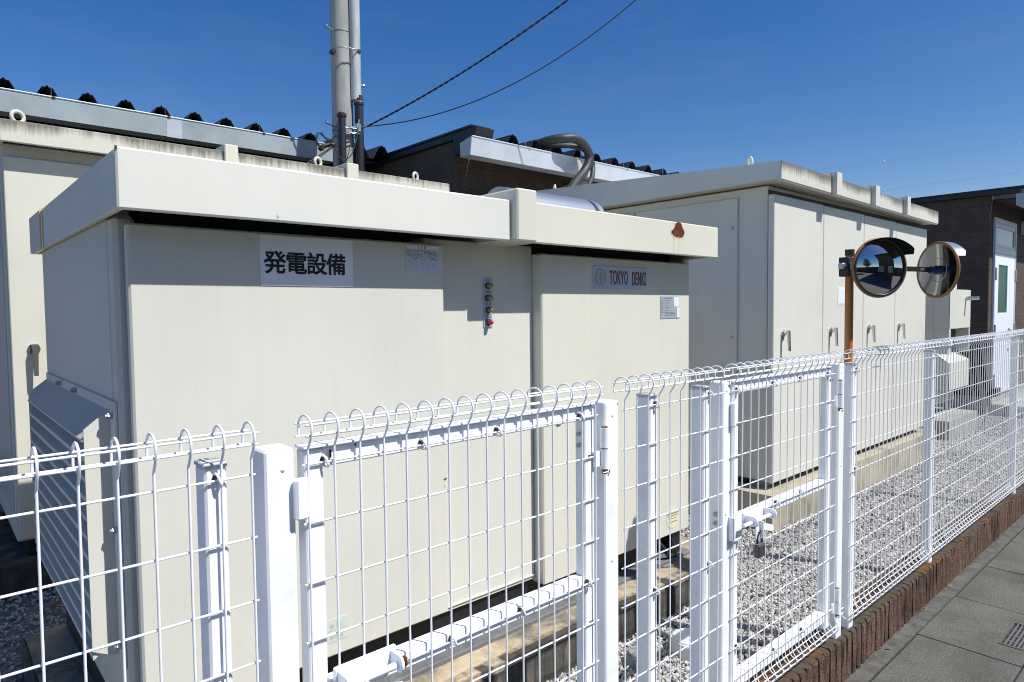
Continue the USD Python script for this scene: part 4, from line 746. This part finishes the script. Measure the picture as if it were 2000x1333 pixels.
# ------------------------------------------------------------------ centre building with brown siding
B = thing('brown_building', 'dark brown sided building in the middle with a bright gutter and grey hoses', 'building', (6, 7, 0))
part(B, 'wall', cb(4.125, 10.5, 5.42, 13, -.1, 3.335, .01), M_siding)
part(B, 'wall_corner_trim', cat([cb(4.120, 4.150, 5.415, 5.445, -.1, 3.2, .003)]), M_siding)
part(B, 'gable_edge', cat([cb(4.085, 4.30, 5.13, 13, 3.330, 3.395, .004), cb(4.07, 4.315, 5.09, 13, 3.393, 3.418, .004)]), M_fascia)
part(B, 'gable_end_box', trimesh.convex.convex_hull([(x, y, z) for x in (4.083, 4.302) for y, z in ((5.02, 3.385), (5.10, 3.41), (5.40, 3.41), (5.40, 3.18), (5.10, 3.14))]), M_fascia)
part(B, 'soffit', cb(4.31, 10.5, 5.05, 5.42, 3.17, 3.19, .004), M_fascia)
gt = [(5.00, 3.275), (5.012, 3.275), (5.045, 3.118), (5.17, 3.118), (5.175, 3.22), (5.187, 3.22), (5.182, 3.105), (5.03, 3.105)]
gp_ = part(B, 'gutter', cat([ext_x(gt, 4.01, 9.6), tube([(4.01, 5.002, 3.277), (9.6, 5.002, 3.277)], .008, 8)]), M_gutter2)
part(gp_, 'gutter_end', ext_x([(5.00, 3.277), (5.03, 3.105), (5.182, 3.105), (5.187, 3.24)], 4.004, 4.0105), M_gutter)
for x in (4.75, 5.6, 6.35, 7.15): part(gp_, 'gutter_clip', cat([cb(x, x + .02, 4.994, 5.03, 3.262, 3.288, .002), rod((x + .01, 5.06, 3.25), (x + .01, 5.06, 3.40), .004, 6)]), M_steel)
for k in range(0, 17):
    x = 4.63 + .3265 * k
    part(B, 'roof_plate', ridge(x, 5.10, 12.9, 3.250, .160, .02, .326), M_folded)
part(B, 'roof_sheet_edge', cb(4.75, 6.05, 5.9, 6.9, 3.44, 3.452, .002), M_gutter2)
for nm, pts, r, lab in (('grey_hose', [(5.02, 5.30, 3.37), (5.08, 5.05, 3.41), (5.18, 4.92, 3.425), (5.34, 4.88, 3.438), (5.50, 4.88, 3.362), (5.548, 4.88, 3.245), (5.435, 4.86, 3.10), (5.24, 4.80, 2.96), (5.06, 4.72, 2.82), (4.98, 4.7, 2.70)], .048, 'thicker grey flexible hose looping over the bright gutter onto the four door cabinet'),
                        ('grey_hose', [(5.02, 5.35, 3.35), (5.20, 5.1, 3.385), (5.40, 4.98, 3.39), (5.58, 4.96, 3.365), (5.675, 4.96, 3.28), (5.685, 4.95, 3.18), (5.61, 4.90, 3.06), (5.50, 4.85, 2.96), (5.44, 4.8, 2.86), (5.4, 4.75, 2.72)], .028, 'thinner grey flexible hose curling behind the thicker one at the bright gutter')):
    p = spline(pts, 14); t = thing(nm, lab, 'hose', p[-1])
    part(t, 'hose', tube(p, r * (1 + .010 * (np.arange(len(p)) % 2)), 14), M_conduit, True)
    part(t, 'hose_clip', tube(p[26:29], r * 1.05, 14), M_conduit, 40)
part(B, 'pipe_hood', tube([(5.75, 5.42, 3.02), (5.75, 5.12, 3.02), (5.75, 5.06, 3.0)], np.array([.062, .062, .04]), 14), M_cream2, 40)

# ------------------------------------------------------------------ right building
R_ = thing('siding_building', 'dark brown sided building at the right edge with a tall white double door', 'building', (13, 4, .1))
part(R_, 'wall', cb(11.0, 18, 2.416, 12, .36, 3.12, .006), M_siding)
part(R_, 'foundation', cb(11.012, 18, 2.405, 12, -.1, .345, .006), M_conclight)
part(R_, 'drip_trim', cb(10.962, 11.20, 2.375, 2.46, .345, .375, .004), M_fascia)
part(R_, 'drip_trim', cb(10.962, 11.03, 2.462, 12, .345, .375, .004), M_fascia)
part(R_, 'gable_edge', cat([cb(10.905, 11.08, 2.06, 12, 3.105, 3.165, .004), cb(10.89, 11.10, 2.03, 12, 3.163, 3.185, .004)]), M_fascia)
part(R_, 'soffit', cb(11.082, 18, 2.03, 2.415, 3.03, 3.05, .004), M_fascia)
gt = [(1.94, 3.09), (1.95, 3.09), (1.985, 2.945), (2.10, 2.945), (2.105, 3.07), (2.117, 3.07), (2.112, 2.932), (1.97, 2.932)]
gg = part(R_, 'gutter', ext_x(gt, 10.90, 18), M_gutter2)
part(gg, 'gutter_end', ext_x([(1.94, 3.09), (1.97, 2.932), (2.112, 2.932), (2.117, 3.08)], 10.893, 10.9005), M_gutter)
for k in range(20): part(R_, 'roof_plate', ridge(11.25 + .3265 * k, 2.02, 11.9, 3.05, .14, .02, .326), M_folded)
DX0, DX1, YF = 11.165, 12.40, 2.416
dr = part(R_, 'door_frame', cat([cb(DX0, DX0 + .05, YF - .03, YF + .0, .37, 2.83, .003), cb(DX1 - .05, DX1, YF - .03, YF, .37, 2.83, .003), cb(DX0 + .051, DX1 - .051, YF - .03, YF, 2.765, 2.83, .003), cb(DX0 + .051, DX1 - .051, YF - .03, YF, 2.335, 2.43, .003), cb(DX0, DX1, YF - .04, YF, .345, .369, .003)]), M_frame)
part(dr, 'transom_frame', cat([cb(DX0 + .052, DX0 + .10, YF - .022, YF - .002, 2.432, 2.763, .002), cb(DX1 - .10, DX1 - .052, YF - .022, YF - .002, 2.432, 2.763, .002), cb(DX0 + .101, DX1 - .101, YF - .022, YF - .002, 2.70, 2.763, .002), cb(DX0 + .101, DX1 - .101, YF - .022, YF - .002, 2.432, 2.47, .002)]), M_frame)
part(dr, 'transom_window', cb(DX0 + .101, DX1 - .101, YF - .010, YF - .003, 2.471, 2.699, .001), M_transom)
d = part(R_, 'door_leaf', cat([cb(DX0 + .052, DX0 + .235, YF - .024, YF - .002, .372, 2.332, .002), cb(11.925, 12.08, YF - .024, YF - .002, .372, 2.332, .002), cb(DX0 + .236, 11.924, YF - .024, YF - .002, .372, 1.50, .002), cb(DX0 + .236, 11.924, YF - .024, YF - .002, 2.18, 2.332, .002)]), M_doorwhite)
part(d, 'door_glass', cb(DX0 + .237, 11.923, YF - .012, YF - .004, 1.501, 2.179, .001), M_glassdk)
part(d, 'door_handle', cat([cb(12.02, 12.055, YF - .045, YF - .0245, 1.18, 1.27, .003), rod((12.037, YF - .06, 1.24), (11.95, YF - .06, 1.24), .012, 8)]), M_bolt)
part(d, 'keyhole_plate', cb(12.02, 12.05, YF - .030, YF - .0245, .93, .97, .002), M_bolt)
d = part(R_, 'door_leaf', cb(12.085, DX1 - .052, YF - .024, YF - .002, .372, 2.332, .002), M_doorwhite)
for xx, zs in ((DX0 + .02, (2.05, 1.25, .55)), (DX1 - .045, (2.05, 1.25, .55))):
    for z in zs: part(R_, 'door_hinge', cb(xx, xx + .045, YF - .045, YF - .031, z - .09, z + .09, .003), M_bolt)
part(R_, 'wall_vent', cb(12.80, 13.05, YF - .09, YF - .001, 2.70, 2.90, .006), M_frame)
part(R_, 'entrance_step', cb(11.10, 13.3, 1.95, 2.404, -.05, .235, .01), M_conclight)
part(R_, 'corner_block', cb(11.0, 11.26, 2.30, 2.374, .35, .46, .003), M_bezel)
t = thing('step_slab', 'low pale concrete slab on the gravel in front of the white double door', 'slab', (12, 1.8, .1))
part(t, 'slab', noisy(gridbox(10.7, 14.5, 1.62, 1.93, .0, .13, .2), .003, 5), M_conclight)

# ------------------------------------------------------------------ utility pole and overhead cables
U = thing('utility_pole', 'round concrete utility pole with cable pipes strapped to it behind the nearest cabinet', 'utility pole', (3.235, 6.05, 0))
part(U, 'shaft', tube([(3.238, 6.08, -.2), (3.232, 6.08, 3.4), (3.226, 6.08, 9.5)], np.array([.118, .103, .082]), 28), M_concpole, 40)
for z in (4.36, 3.21): part(U, 'shaft_ring', tube([(3.233, 6.08, z - .004), (3.233, 6.08, z + .004)], .1045, 28), M_steel, 40)
cv = part(U, 'pipe_cover', rod((3.327, 5.975, 3.70), (3.322, 5.975, 9.4), .050, 18), M_zincpipe, 40)
part(cv, 'green_wire', rod((3.377, 5.965, 3.70), (3.373, 5.965, 9.4), .006, 6), flat('green_wire', (.05, .22, .20), .5))
part(cv, 'cover_notch', cb(3.322, 3.36, 5.915, 5.93, 4.155, 4.185, .003), M_black)
bp = part(U, 'riser_pipe', rod((3.345, 5.955, .0), (3.345, 5.955, 3.70), .042, 18), M_blackpipe, 40)
part(bp, 'pipe_collar', cat([rod((3.345, 5.955, 3.655), (3.345, 5.955, 3.675), .048, 18), rod((3.345, 5.955, 3.69), (3.345, 5.955, 3.715), .046, 18)]), M_darkbrown, 40)
part(bp, 'pipe_band', rod((3.345, 5.955, 3.678), (3.345, 5.955, 3.688), .050, 18), M_steel, 40)
part(bp, 'pipe_tip', rod((3.350, 5.93, 3.70), (3.350, 5.93, 3.745), .022, 12), M_conduit, 40)
bp = part(U, 'riser_pipe', rod((3.150, 5.945, .0), (3.150, 5.945, 3.52), .037, 18), M_blackpipe, 40)
part(bp, 'pipe_collar', tube([(3.150, 5.945, 3.505), (3.150, 5.945, 3.53), (3.150, 5.945, 3.545)], np.array([.046, .046, .030]), 16), M_darkbrown, 40)
for z, tilt in ((4.165, .0), (3.40, .0), (3.355, .02)):
    th = np.arange(32) / 32 * 2 * np.pi; rr = .118
    part(U, 'strap', tube([(3.250 + rr * 1.18 * math.cos(a), 6.03 + rr * 1.12 * math.sin(a), z + tilt * math.cos(a) + (.004 if i % 2 else -.004)) for i, a in enumerate(th)], .007, 6, closed=True), M_steel)
for (xa, za, s) in ((3.15, 4.352, -1), (3.135, 3.432, -1), (3.33, 3.868, 1)):
    part(U, 'step_bolt', cat([rod((xa, 6.06, za), (xa + s * .105, 6.02, za + .012), .010, 8), rod((xa + s * .100, 6.02, za + .012), (xa + s * .112, 6.018, za + .013), .017, 10)]), M_steel)
part(U, 'strap_bracket', cb(3.085, 3.125, 5.98, 6.05, 4.115, 4.15, .004), M_bezel)
part(U, 'cable_clamp', cat([cb(3.285, 3.335, 5.90, 5.94, 3.38, 3.46, .006), cb(3.22, 3.30, 5.91, 5.95, 3.40, 3.425, .004), rod((3.30, 5.91, 3.36), (3.315, 5.90, 3.50), .009, 6)]), M_steel)
lp = [[(3.30, 5.90, 3.42), (3.26, 5.87, 3.28), (3.19, 5.86, 3.12), (3.10, 5.87, 3.08), (3.05, 5.90, 3.18)], [(3.30, 5.90, 3.40), (3.25, 5.86, 3.22), (3.20, 5.85, 3.05), (3.13, 5.86, 3.02)],
      [(3.05, 5.9, 3.19), (2.95, 5.9, 3.26), (2.88, 5.9, 3.30), (2.86, 5.9, 3.24), (2.90, 5.9, 3.18), (3.02, 5.9, 3.22)], [(3.08, 5.92, 3.24), (2.98, 5.95, 3.28), (2.90, 5.9, 3.30), (2.85, 5.88, 3.20), (2.93, 5.9, 3.14)], [(3.22, 5.9, 3.42), (3.17, 5.88, 3.30), (3.08, 5.88, 3.22)]]
for q in lp[:1] + lp[2:4]: part(U, 'loose_wire', tube(spline(q, 8), .0055, 6), M_cable, True)
part(U, 'splice_box', cat([tube(spline([(3.06, 5.92, 3.22), (2.97, 5.92, 3.20), (2.90, 5.92, 3.15)], 4), .022, 8)]), M_cable, True)
def hang(a, b, sag, n=40):
    a, b = np.array(a, float), np.array(b, float); t = np.linspace(0, 1, n)[:, None]
    p = a + (b - a) * t; p[:, 2] -= sag * 4 * (t * (1 - t))[:, 0]; return p
def sagging(a, b, sag, end, n):
    t = np.linspace(0, end, n)[:, None]; p = a + (b - a) * t; p[:, 2] -= sag * 4 * (t * (1 - t))[:, 0]; return p
A = np.array([3.415, 5.93, 3.455])
t = thing('overhead_cable', 'thick twisted black cable rising from the pole to the top of the picture', 'cable', A)
E1 = A + (np.array([4.286, 4.0, 4.279]) - A) * 2.6; c = np.vstack([np.linspace((3.315, 5.905, 3.425), A, 24)[:-1], sagging(A, np.array([4.286, 4.0, 4.279]), .055, 2.4, 420)])
ph = np.arange(len(c)) * .62; dv = (E1 - A) / np.linalg.norm(E1 - A); nv = np.cross(dv, [0, 0, 1]); nv /= np.linalg.norm(nv); bv = np.cross(nv, dv)
for o in (0, np.pi): part(t, 'strand', tube(c + .0046 * (np.cos(ph + o)[:, None] * nv + np.sin(ph + o)[:, None] * bv), .0054, 6), M_cable, True)
A2 = np.array([3.44, 5.93, 3.462]); E2 = A2 + (np.array([5.226, 4.0, 4.557]) - A2) * 1.9
t = thing('overhead_cable', 'thin sagging black cable, the lower of the two leaving the pole to the right', 'cable', A2)
part(t, 'wire', tube(np.vstack([[(3.318, 5.905, 3.42)], sagging(A2, np.array([5.226, 4.0, 4.557]), .25, 1.7, 80)]), .0058, 6), M_cable, True)
t = thing('service_wire', 'pair of thin black wires slanting down left from the pole', 'cable', (3.05, 5.9, 3.2))
for o in (0, .035): part(t, 'wire', tube(hang((3.06, 5.92, 3.225 - o * .4), (2.35, 5.75, 2.74 - o), .02, 16), .0075 - .06 * o, 6), M_cable, True)
for lab, a, b, balls in (('upper faint power line with ball markers in the sky at the right', (75.8, 40.5, 17.2), (118, 3.5, 24.3), (.282, .575)), ('lower faint power line with ball markers in the sky at the right', (81.5, 35.2, 14.65), (125, -3.5, 21.9), (.137, .425))):
    t = thing('power_line', lab, 'power line', a); p = hang(a, b, .15, 60); part(t, 'wire', tube(p, .011, 6), flat('line_wire_' + str(int(a[0])), (.10, .13, .18), .6), True)
    for s in balls:
        q = np.array(a) + (np.array(b) - a) * s; q[2] -= .15 * 4 * s * (1 - s)
        m = trimesh.creation.icosphere(subdivisions=2, radius=.09); m.apply_translation(q - (0, 0, .02)); part(t, 'marker_ball', m, M_lidwhite, True)

# ------------------------------------------------------------------ small things on the ground
dg = thing('drain_grate', 'small metal drain grate with slanting bars set in a paving slab at the right corner', 'drain grate', (3.95, .715, -.01))
part(dg, 'frame', ext_z(Polygon([(3.791, .666), (4.104, .666), (4.104, .764), (3.791, .764)], [[(3.801, .676), (4.094, .676), (4.094, .754), (3.801, .754)]]), -.03, .003), flat('grate_frame', (.10, .085, .07), .7, bump=.2))
for k in range(4): part(dg, 'bar', cb(3.8015, 4.0935, .684 + .0175 * k, .692 + .0175 * k, -.025, .001, .001), flat('grate_bar_%d' % k, (.13, .13, .12), .6, .2))
for k in range(3): part(dg, 'cross_bar', cb(3.87 + .075 * k, 3.876 + .075 * k, .6765, .7535, -.026, -.004, .001), M_steel)
part(dg, 'pit', cb(3.80, 4.095, .675, .755, -.12, -.052, .002), M_black)
def lid(label, x, y, r, z, m1):
    t = thing('drain_cover', label, 'drain cover', (x, y, .1))
    part(t, 'rim', tube([(x, y, .05), (x, y, z - .012), (x, y, z)], np.array([r, r, r - .006]), 40), m1, 40)
    part(t, 'lid', tube([(x, y, z - .004), (x, y, z + .006), (x, y, z + .010)], np.array([r * .86, r * .86, r * .80]), 40), m1, 40)
lid('round white plastic drain cover standing in the gravel behind the narrow mesh panel', 2.515, 1.625, .092, .150, M_lidwhite)
lid('round grey drain cover low in the gravel close to the plinth of the nearest cabinet', 2.262, 1.712, .062, .138, M_lidgrey)
t = thing('weed', 'small green weed growing in the gravel behind the padlocked gate', 'weed', (3.27, 1.68, .1))
def blade(x, y, z, L, a, lean, w):
    d = np.array([math.cos(a), math.sin(a), 0]); s = np.array([-math.sin(a), math.cos(a), 0]) * w
    p = [np.array([x, y, z]) + d * L * lean * f ** 1.4 + np.array([0, 0, L * f * (1 - .35 * f * lean)]) for f in (0, .4, .75, 1)]
    v = [p[0] - s * .5, p[0] + s * .5, p[1] - s, p[1] + s, p[2] - s * .7, p[2] + s * .7, p[3]]
    return trimesh.Trimesh(v, [(0, 1, 3), (0, 3, 2), (2, 3, 5), (2, 5, 4), (4, 5, 6)], process=False)
for cx_, cy_, n in ((3.30, 1.668, 14), (3.24, 1.692, 10), (3.27, 1.66, 7)):
    part(t, 'leaf_tuft', cat([blade(cx_ + rng.normal(0, .012), cy_ + rng.normal(0, .01), .095, rng.uniform(.014, .032), rng.uniform(0, 6.28), rng.uniform(.5, 1.1), .003) for _ in range(n)]), M_leaf)
for k, (x, y) in enumerate(((3.9, 1.118), (4.7, 1.12), (2.75, 1.117), (5.5, 1.12))):
    t = thing('weed', ['tiny weed in the joint at the foot of the kerb, left of the drain grate', 'tiny weed at the kerb foot beyond the drain grate', 'tiny weed at the foot of the kerb below the hinge post', 'tiny weed at the foot of the far kerb'][k], 'weed', (x, y, 0))
    part(t, 'leaf_tuft', cat([blade(x + rng.normal(0, .03), y + rng.normal(0, .004), .0, rng.uniform(.006, .016), rng.uniform(0, 6.28), rng.uniform(.4, 1.1), .002) for _ in range(16)]), M_leaf)
t = thing('dry_leaf', 'curled brown dry leaf on the shaded gravel at the far left', 'leaf', (.48, 4.05, .11))
lv_ = blade(.455, 4.04, .118, .05, .6, 1.3, .018); part(t, 'blade', lv_, M_dryleaf)
# ------------------------------------------------------------------ what the mirrors see across the road
Hs = thing('house', 'dark house across the road seen only in the convex mirror', 'building', (4, -9, 0))
part(Hs, 'wall', cb(2.0, 6.4, -12, -5.2, -.1, 4.6, .02), M_siding)
part(Hs, 'roof', trimesh.convex.convex_hull([(x, y, z) for x in (1.3, 6.7) for y, z in ((-12.5, 4.55), (-4.8, 4.55), (-9, 5.6))]), M_fascia)
for x in (2.6, 5.2):
    w = part(Hs, 'window', cb(x - .7, x + .7, -5.2, -5.15, 1.0, 2.2, .01), M_frame); part(w, 'pane', cb(x - .62, x + .62, -5.16, -5.14, 1.08, 2.12, .005), M_transom)

gw = thing('garden_wall', 'long grey block wall across the road seen only in the convex mirror', 'wall', (0, -9.5, 0))
part(gw, 'wall', cb(-25, 1.9, -9.6, -9.4, -.1, 2.1, .02), M_concrete_dk); part(gw, 'wall', cb(6.5, 40, -9.6, -9.4, -.1, 2.1, .02), M_concrete_dk)
part(gw, 'coping', cb(-25, 1.9, -9.65, -9.35, 2.102, 2.16, .01), M_conclight); part(gw, 'coping', cb(6.5, 40, -9.65, -9.35, 2.102, 2.16, .01), M_conclight)

# grit washed up along the kerb foot and in the slab joints
gr, r_ = [], np.random.default_rng(31)
for k in range(420):
    x = r_.uniform(1.6, 9); y = 1.126 - abs(r_.normal(0, .016)) if k % 3 else 1.056 + r_.normal(0, .008)
    m = stone(int(r_.integers(40))); q = r_.uniform(.0015, .0042); gr.append(trimesh.Trimesh(m.vertices * q + (x, y, .002 + q * .3), m.faces, process=False))
g_ = part('/World', 'grit', cat(gr), mottled('grit_brown', [(.3, (.07, .06, .045)), (.7, (.22, .19, .15))], 80, .9), kind='stuff')
keys(stage.GetPrimAtPath(g_), 'small grit and crumbs along the foot of the kerb', 'grit')
for k, (x, y, a) in enumerate(((2.62, 1.095, .4), (3.35, 1.085, 2.1), (4.35, 1.10, 1.2))):
    t = thing('dry_leaf', ['tiny dry leaf at the kerb foot below the hinge post', 'tiny dry leaf at the kerb foot left of the drain grate', 'tiny dry leaf at the kerb foot beyond the drain grate'][k], 'leaf', (x, y, .003))
    part(t, 'blade', blade(x, y, .004, .018, a, 1.5, .006), M_dryleaf)

tr = thing('tree', 'leafy tree across the road seen only in the convex mirror', 'tree', (-2.2, -7.2, 0)); r_ = np.random.default_rng(5)
part(tr, 'trunk', tube(spline([(-2.2, -7.2, -.1), (-2.15, -7.2, 1.2), (-2.25, -7.15, 2.4), (-2.2, -7.2, 3.6)], 4), np.linspace(.16, .06, 13), 9), flat('bark', (.07, .05, .035), .9, bump=.5, bscale=30), True)
lv_, lf_ = [], []
for c_, rad in (((-2.2, -7.2, 3.6), 1.1), ((-1.5, -7.0, 3.1), .8), ((-2.9, -7.3, 3.2), .85), ((-2.1, -6.8, 4.3), .8), ((-2.4, -7.6, 2.7), .7)):
    for _ in range(650):
        d_ = r_.normal(size=3); d_ /= np.linalg.norm(d_); p_ = np.array(c_) + d_ * rad * r_.uniform(.55, 1.05); a_ = r_.normal(size=3); a_ /= np.linalg.norm(a_); b_ = np.cross(a_, d_); b_ /= np.linalg.norm(b_) + 1e-9
        k_ = len(lv_); lv_ += [p_ - a_ * .09, p_ + b_ * .045, p_ + a_ * .09, p_ - b_ * .045]; lf_ += [(k_, k_ + 1, k_ + 2), (k_, k_ + 2, k_ + 3)]
part(tr, 'crown', trimesh.Trimesh(np.array(lv_), lf_, process=False), M_leaf)
# alike things share a group
GROUPS = {'fence_post': 'slim posts of the white mesh fence', 'gate_post': 'thick posts beside the white gates', 'mesh_fence': 'panels of the white mesh fence', 'mesh_gate': 'white mesh gates', 'traffic_mirror': 'round mirrors on the orange pole', 'drain_cover': 'round drain covers in the gravel',
          'concrete_plinth': 'concrete plinths under the cabinets', 'overhead_cable': 'cables leaving the utility pole', 'power_line': 'distant power lines', 'weed': 'weeds', 'dry_leaf': 'fallen leaves', 'grey_hose': 'grey hoses on the roof'}
for p_ in stage.GetPrimAtPath('/World').GetChildren():
    b_ = p_.GetName(); b_ = b_[:-4] if b_[-4:-3] == '_' and b_[-3:].isdigit() else b_
    if b_ in GROUPS: p_.SetCustomDataByKey('group', GROUPS[b_])
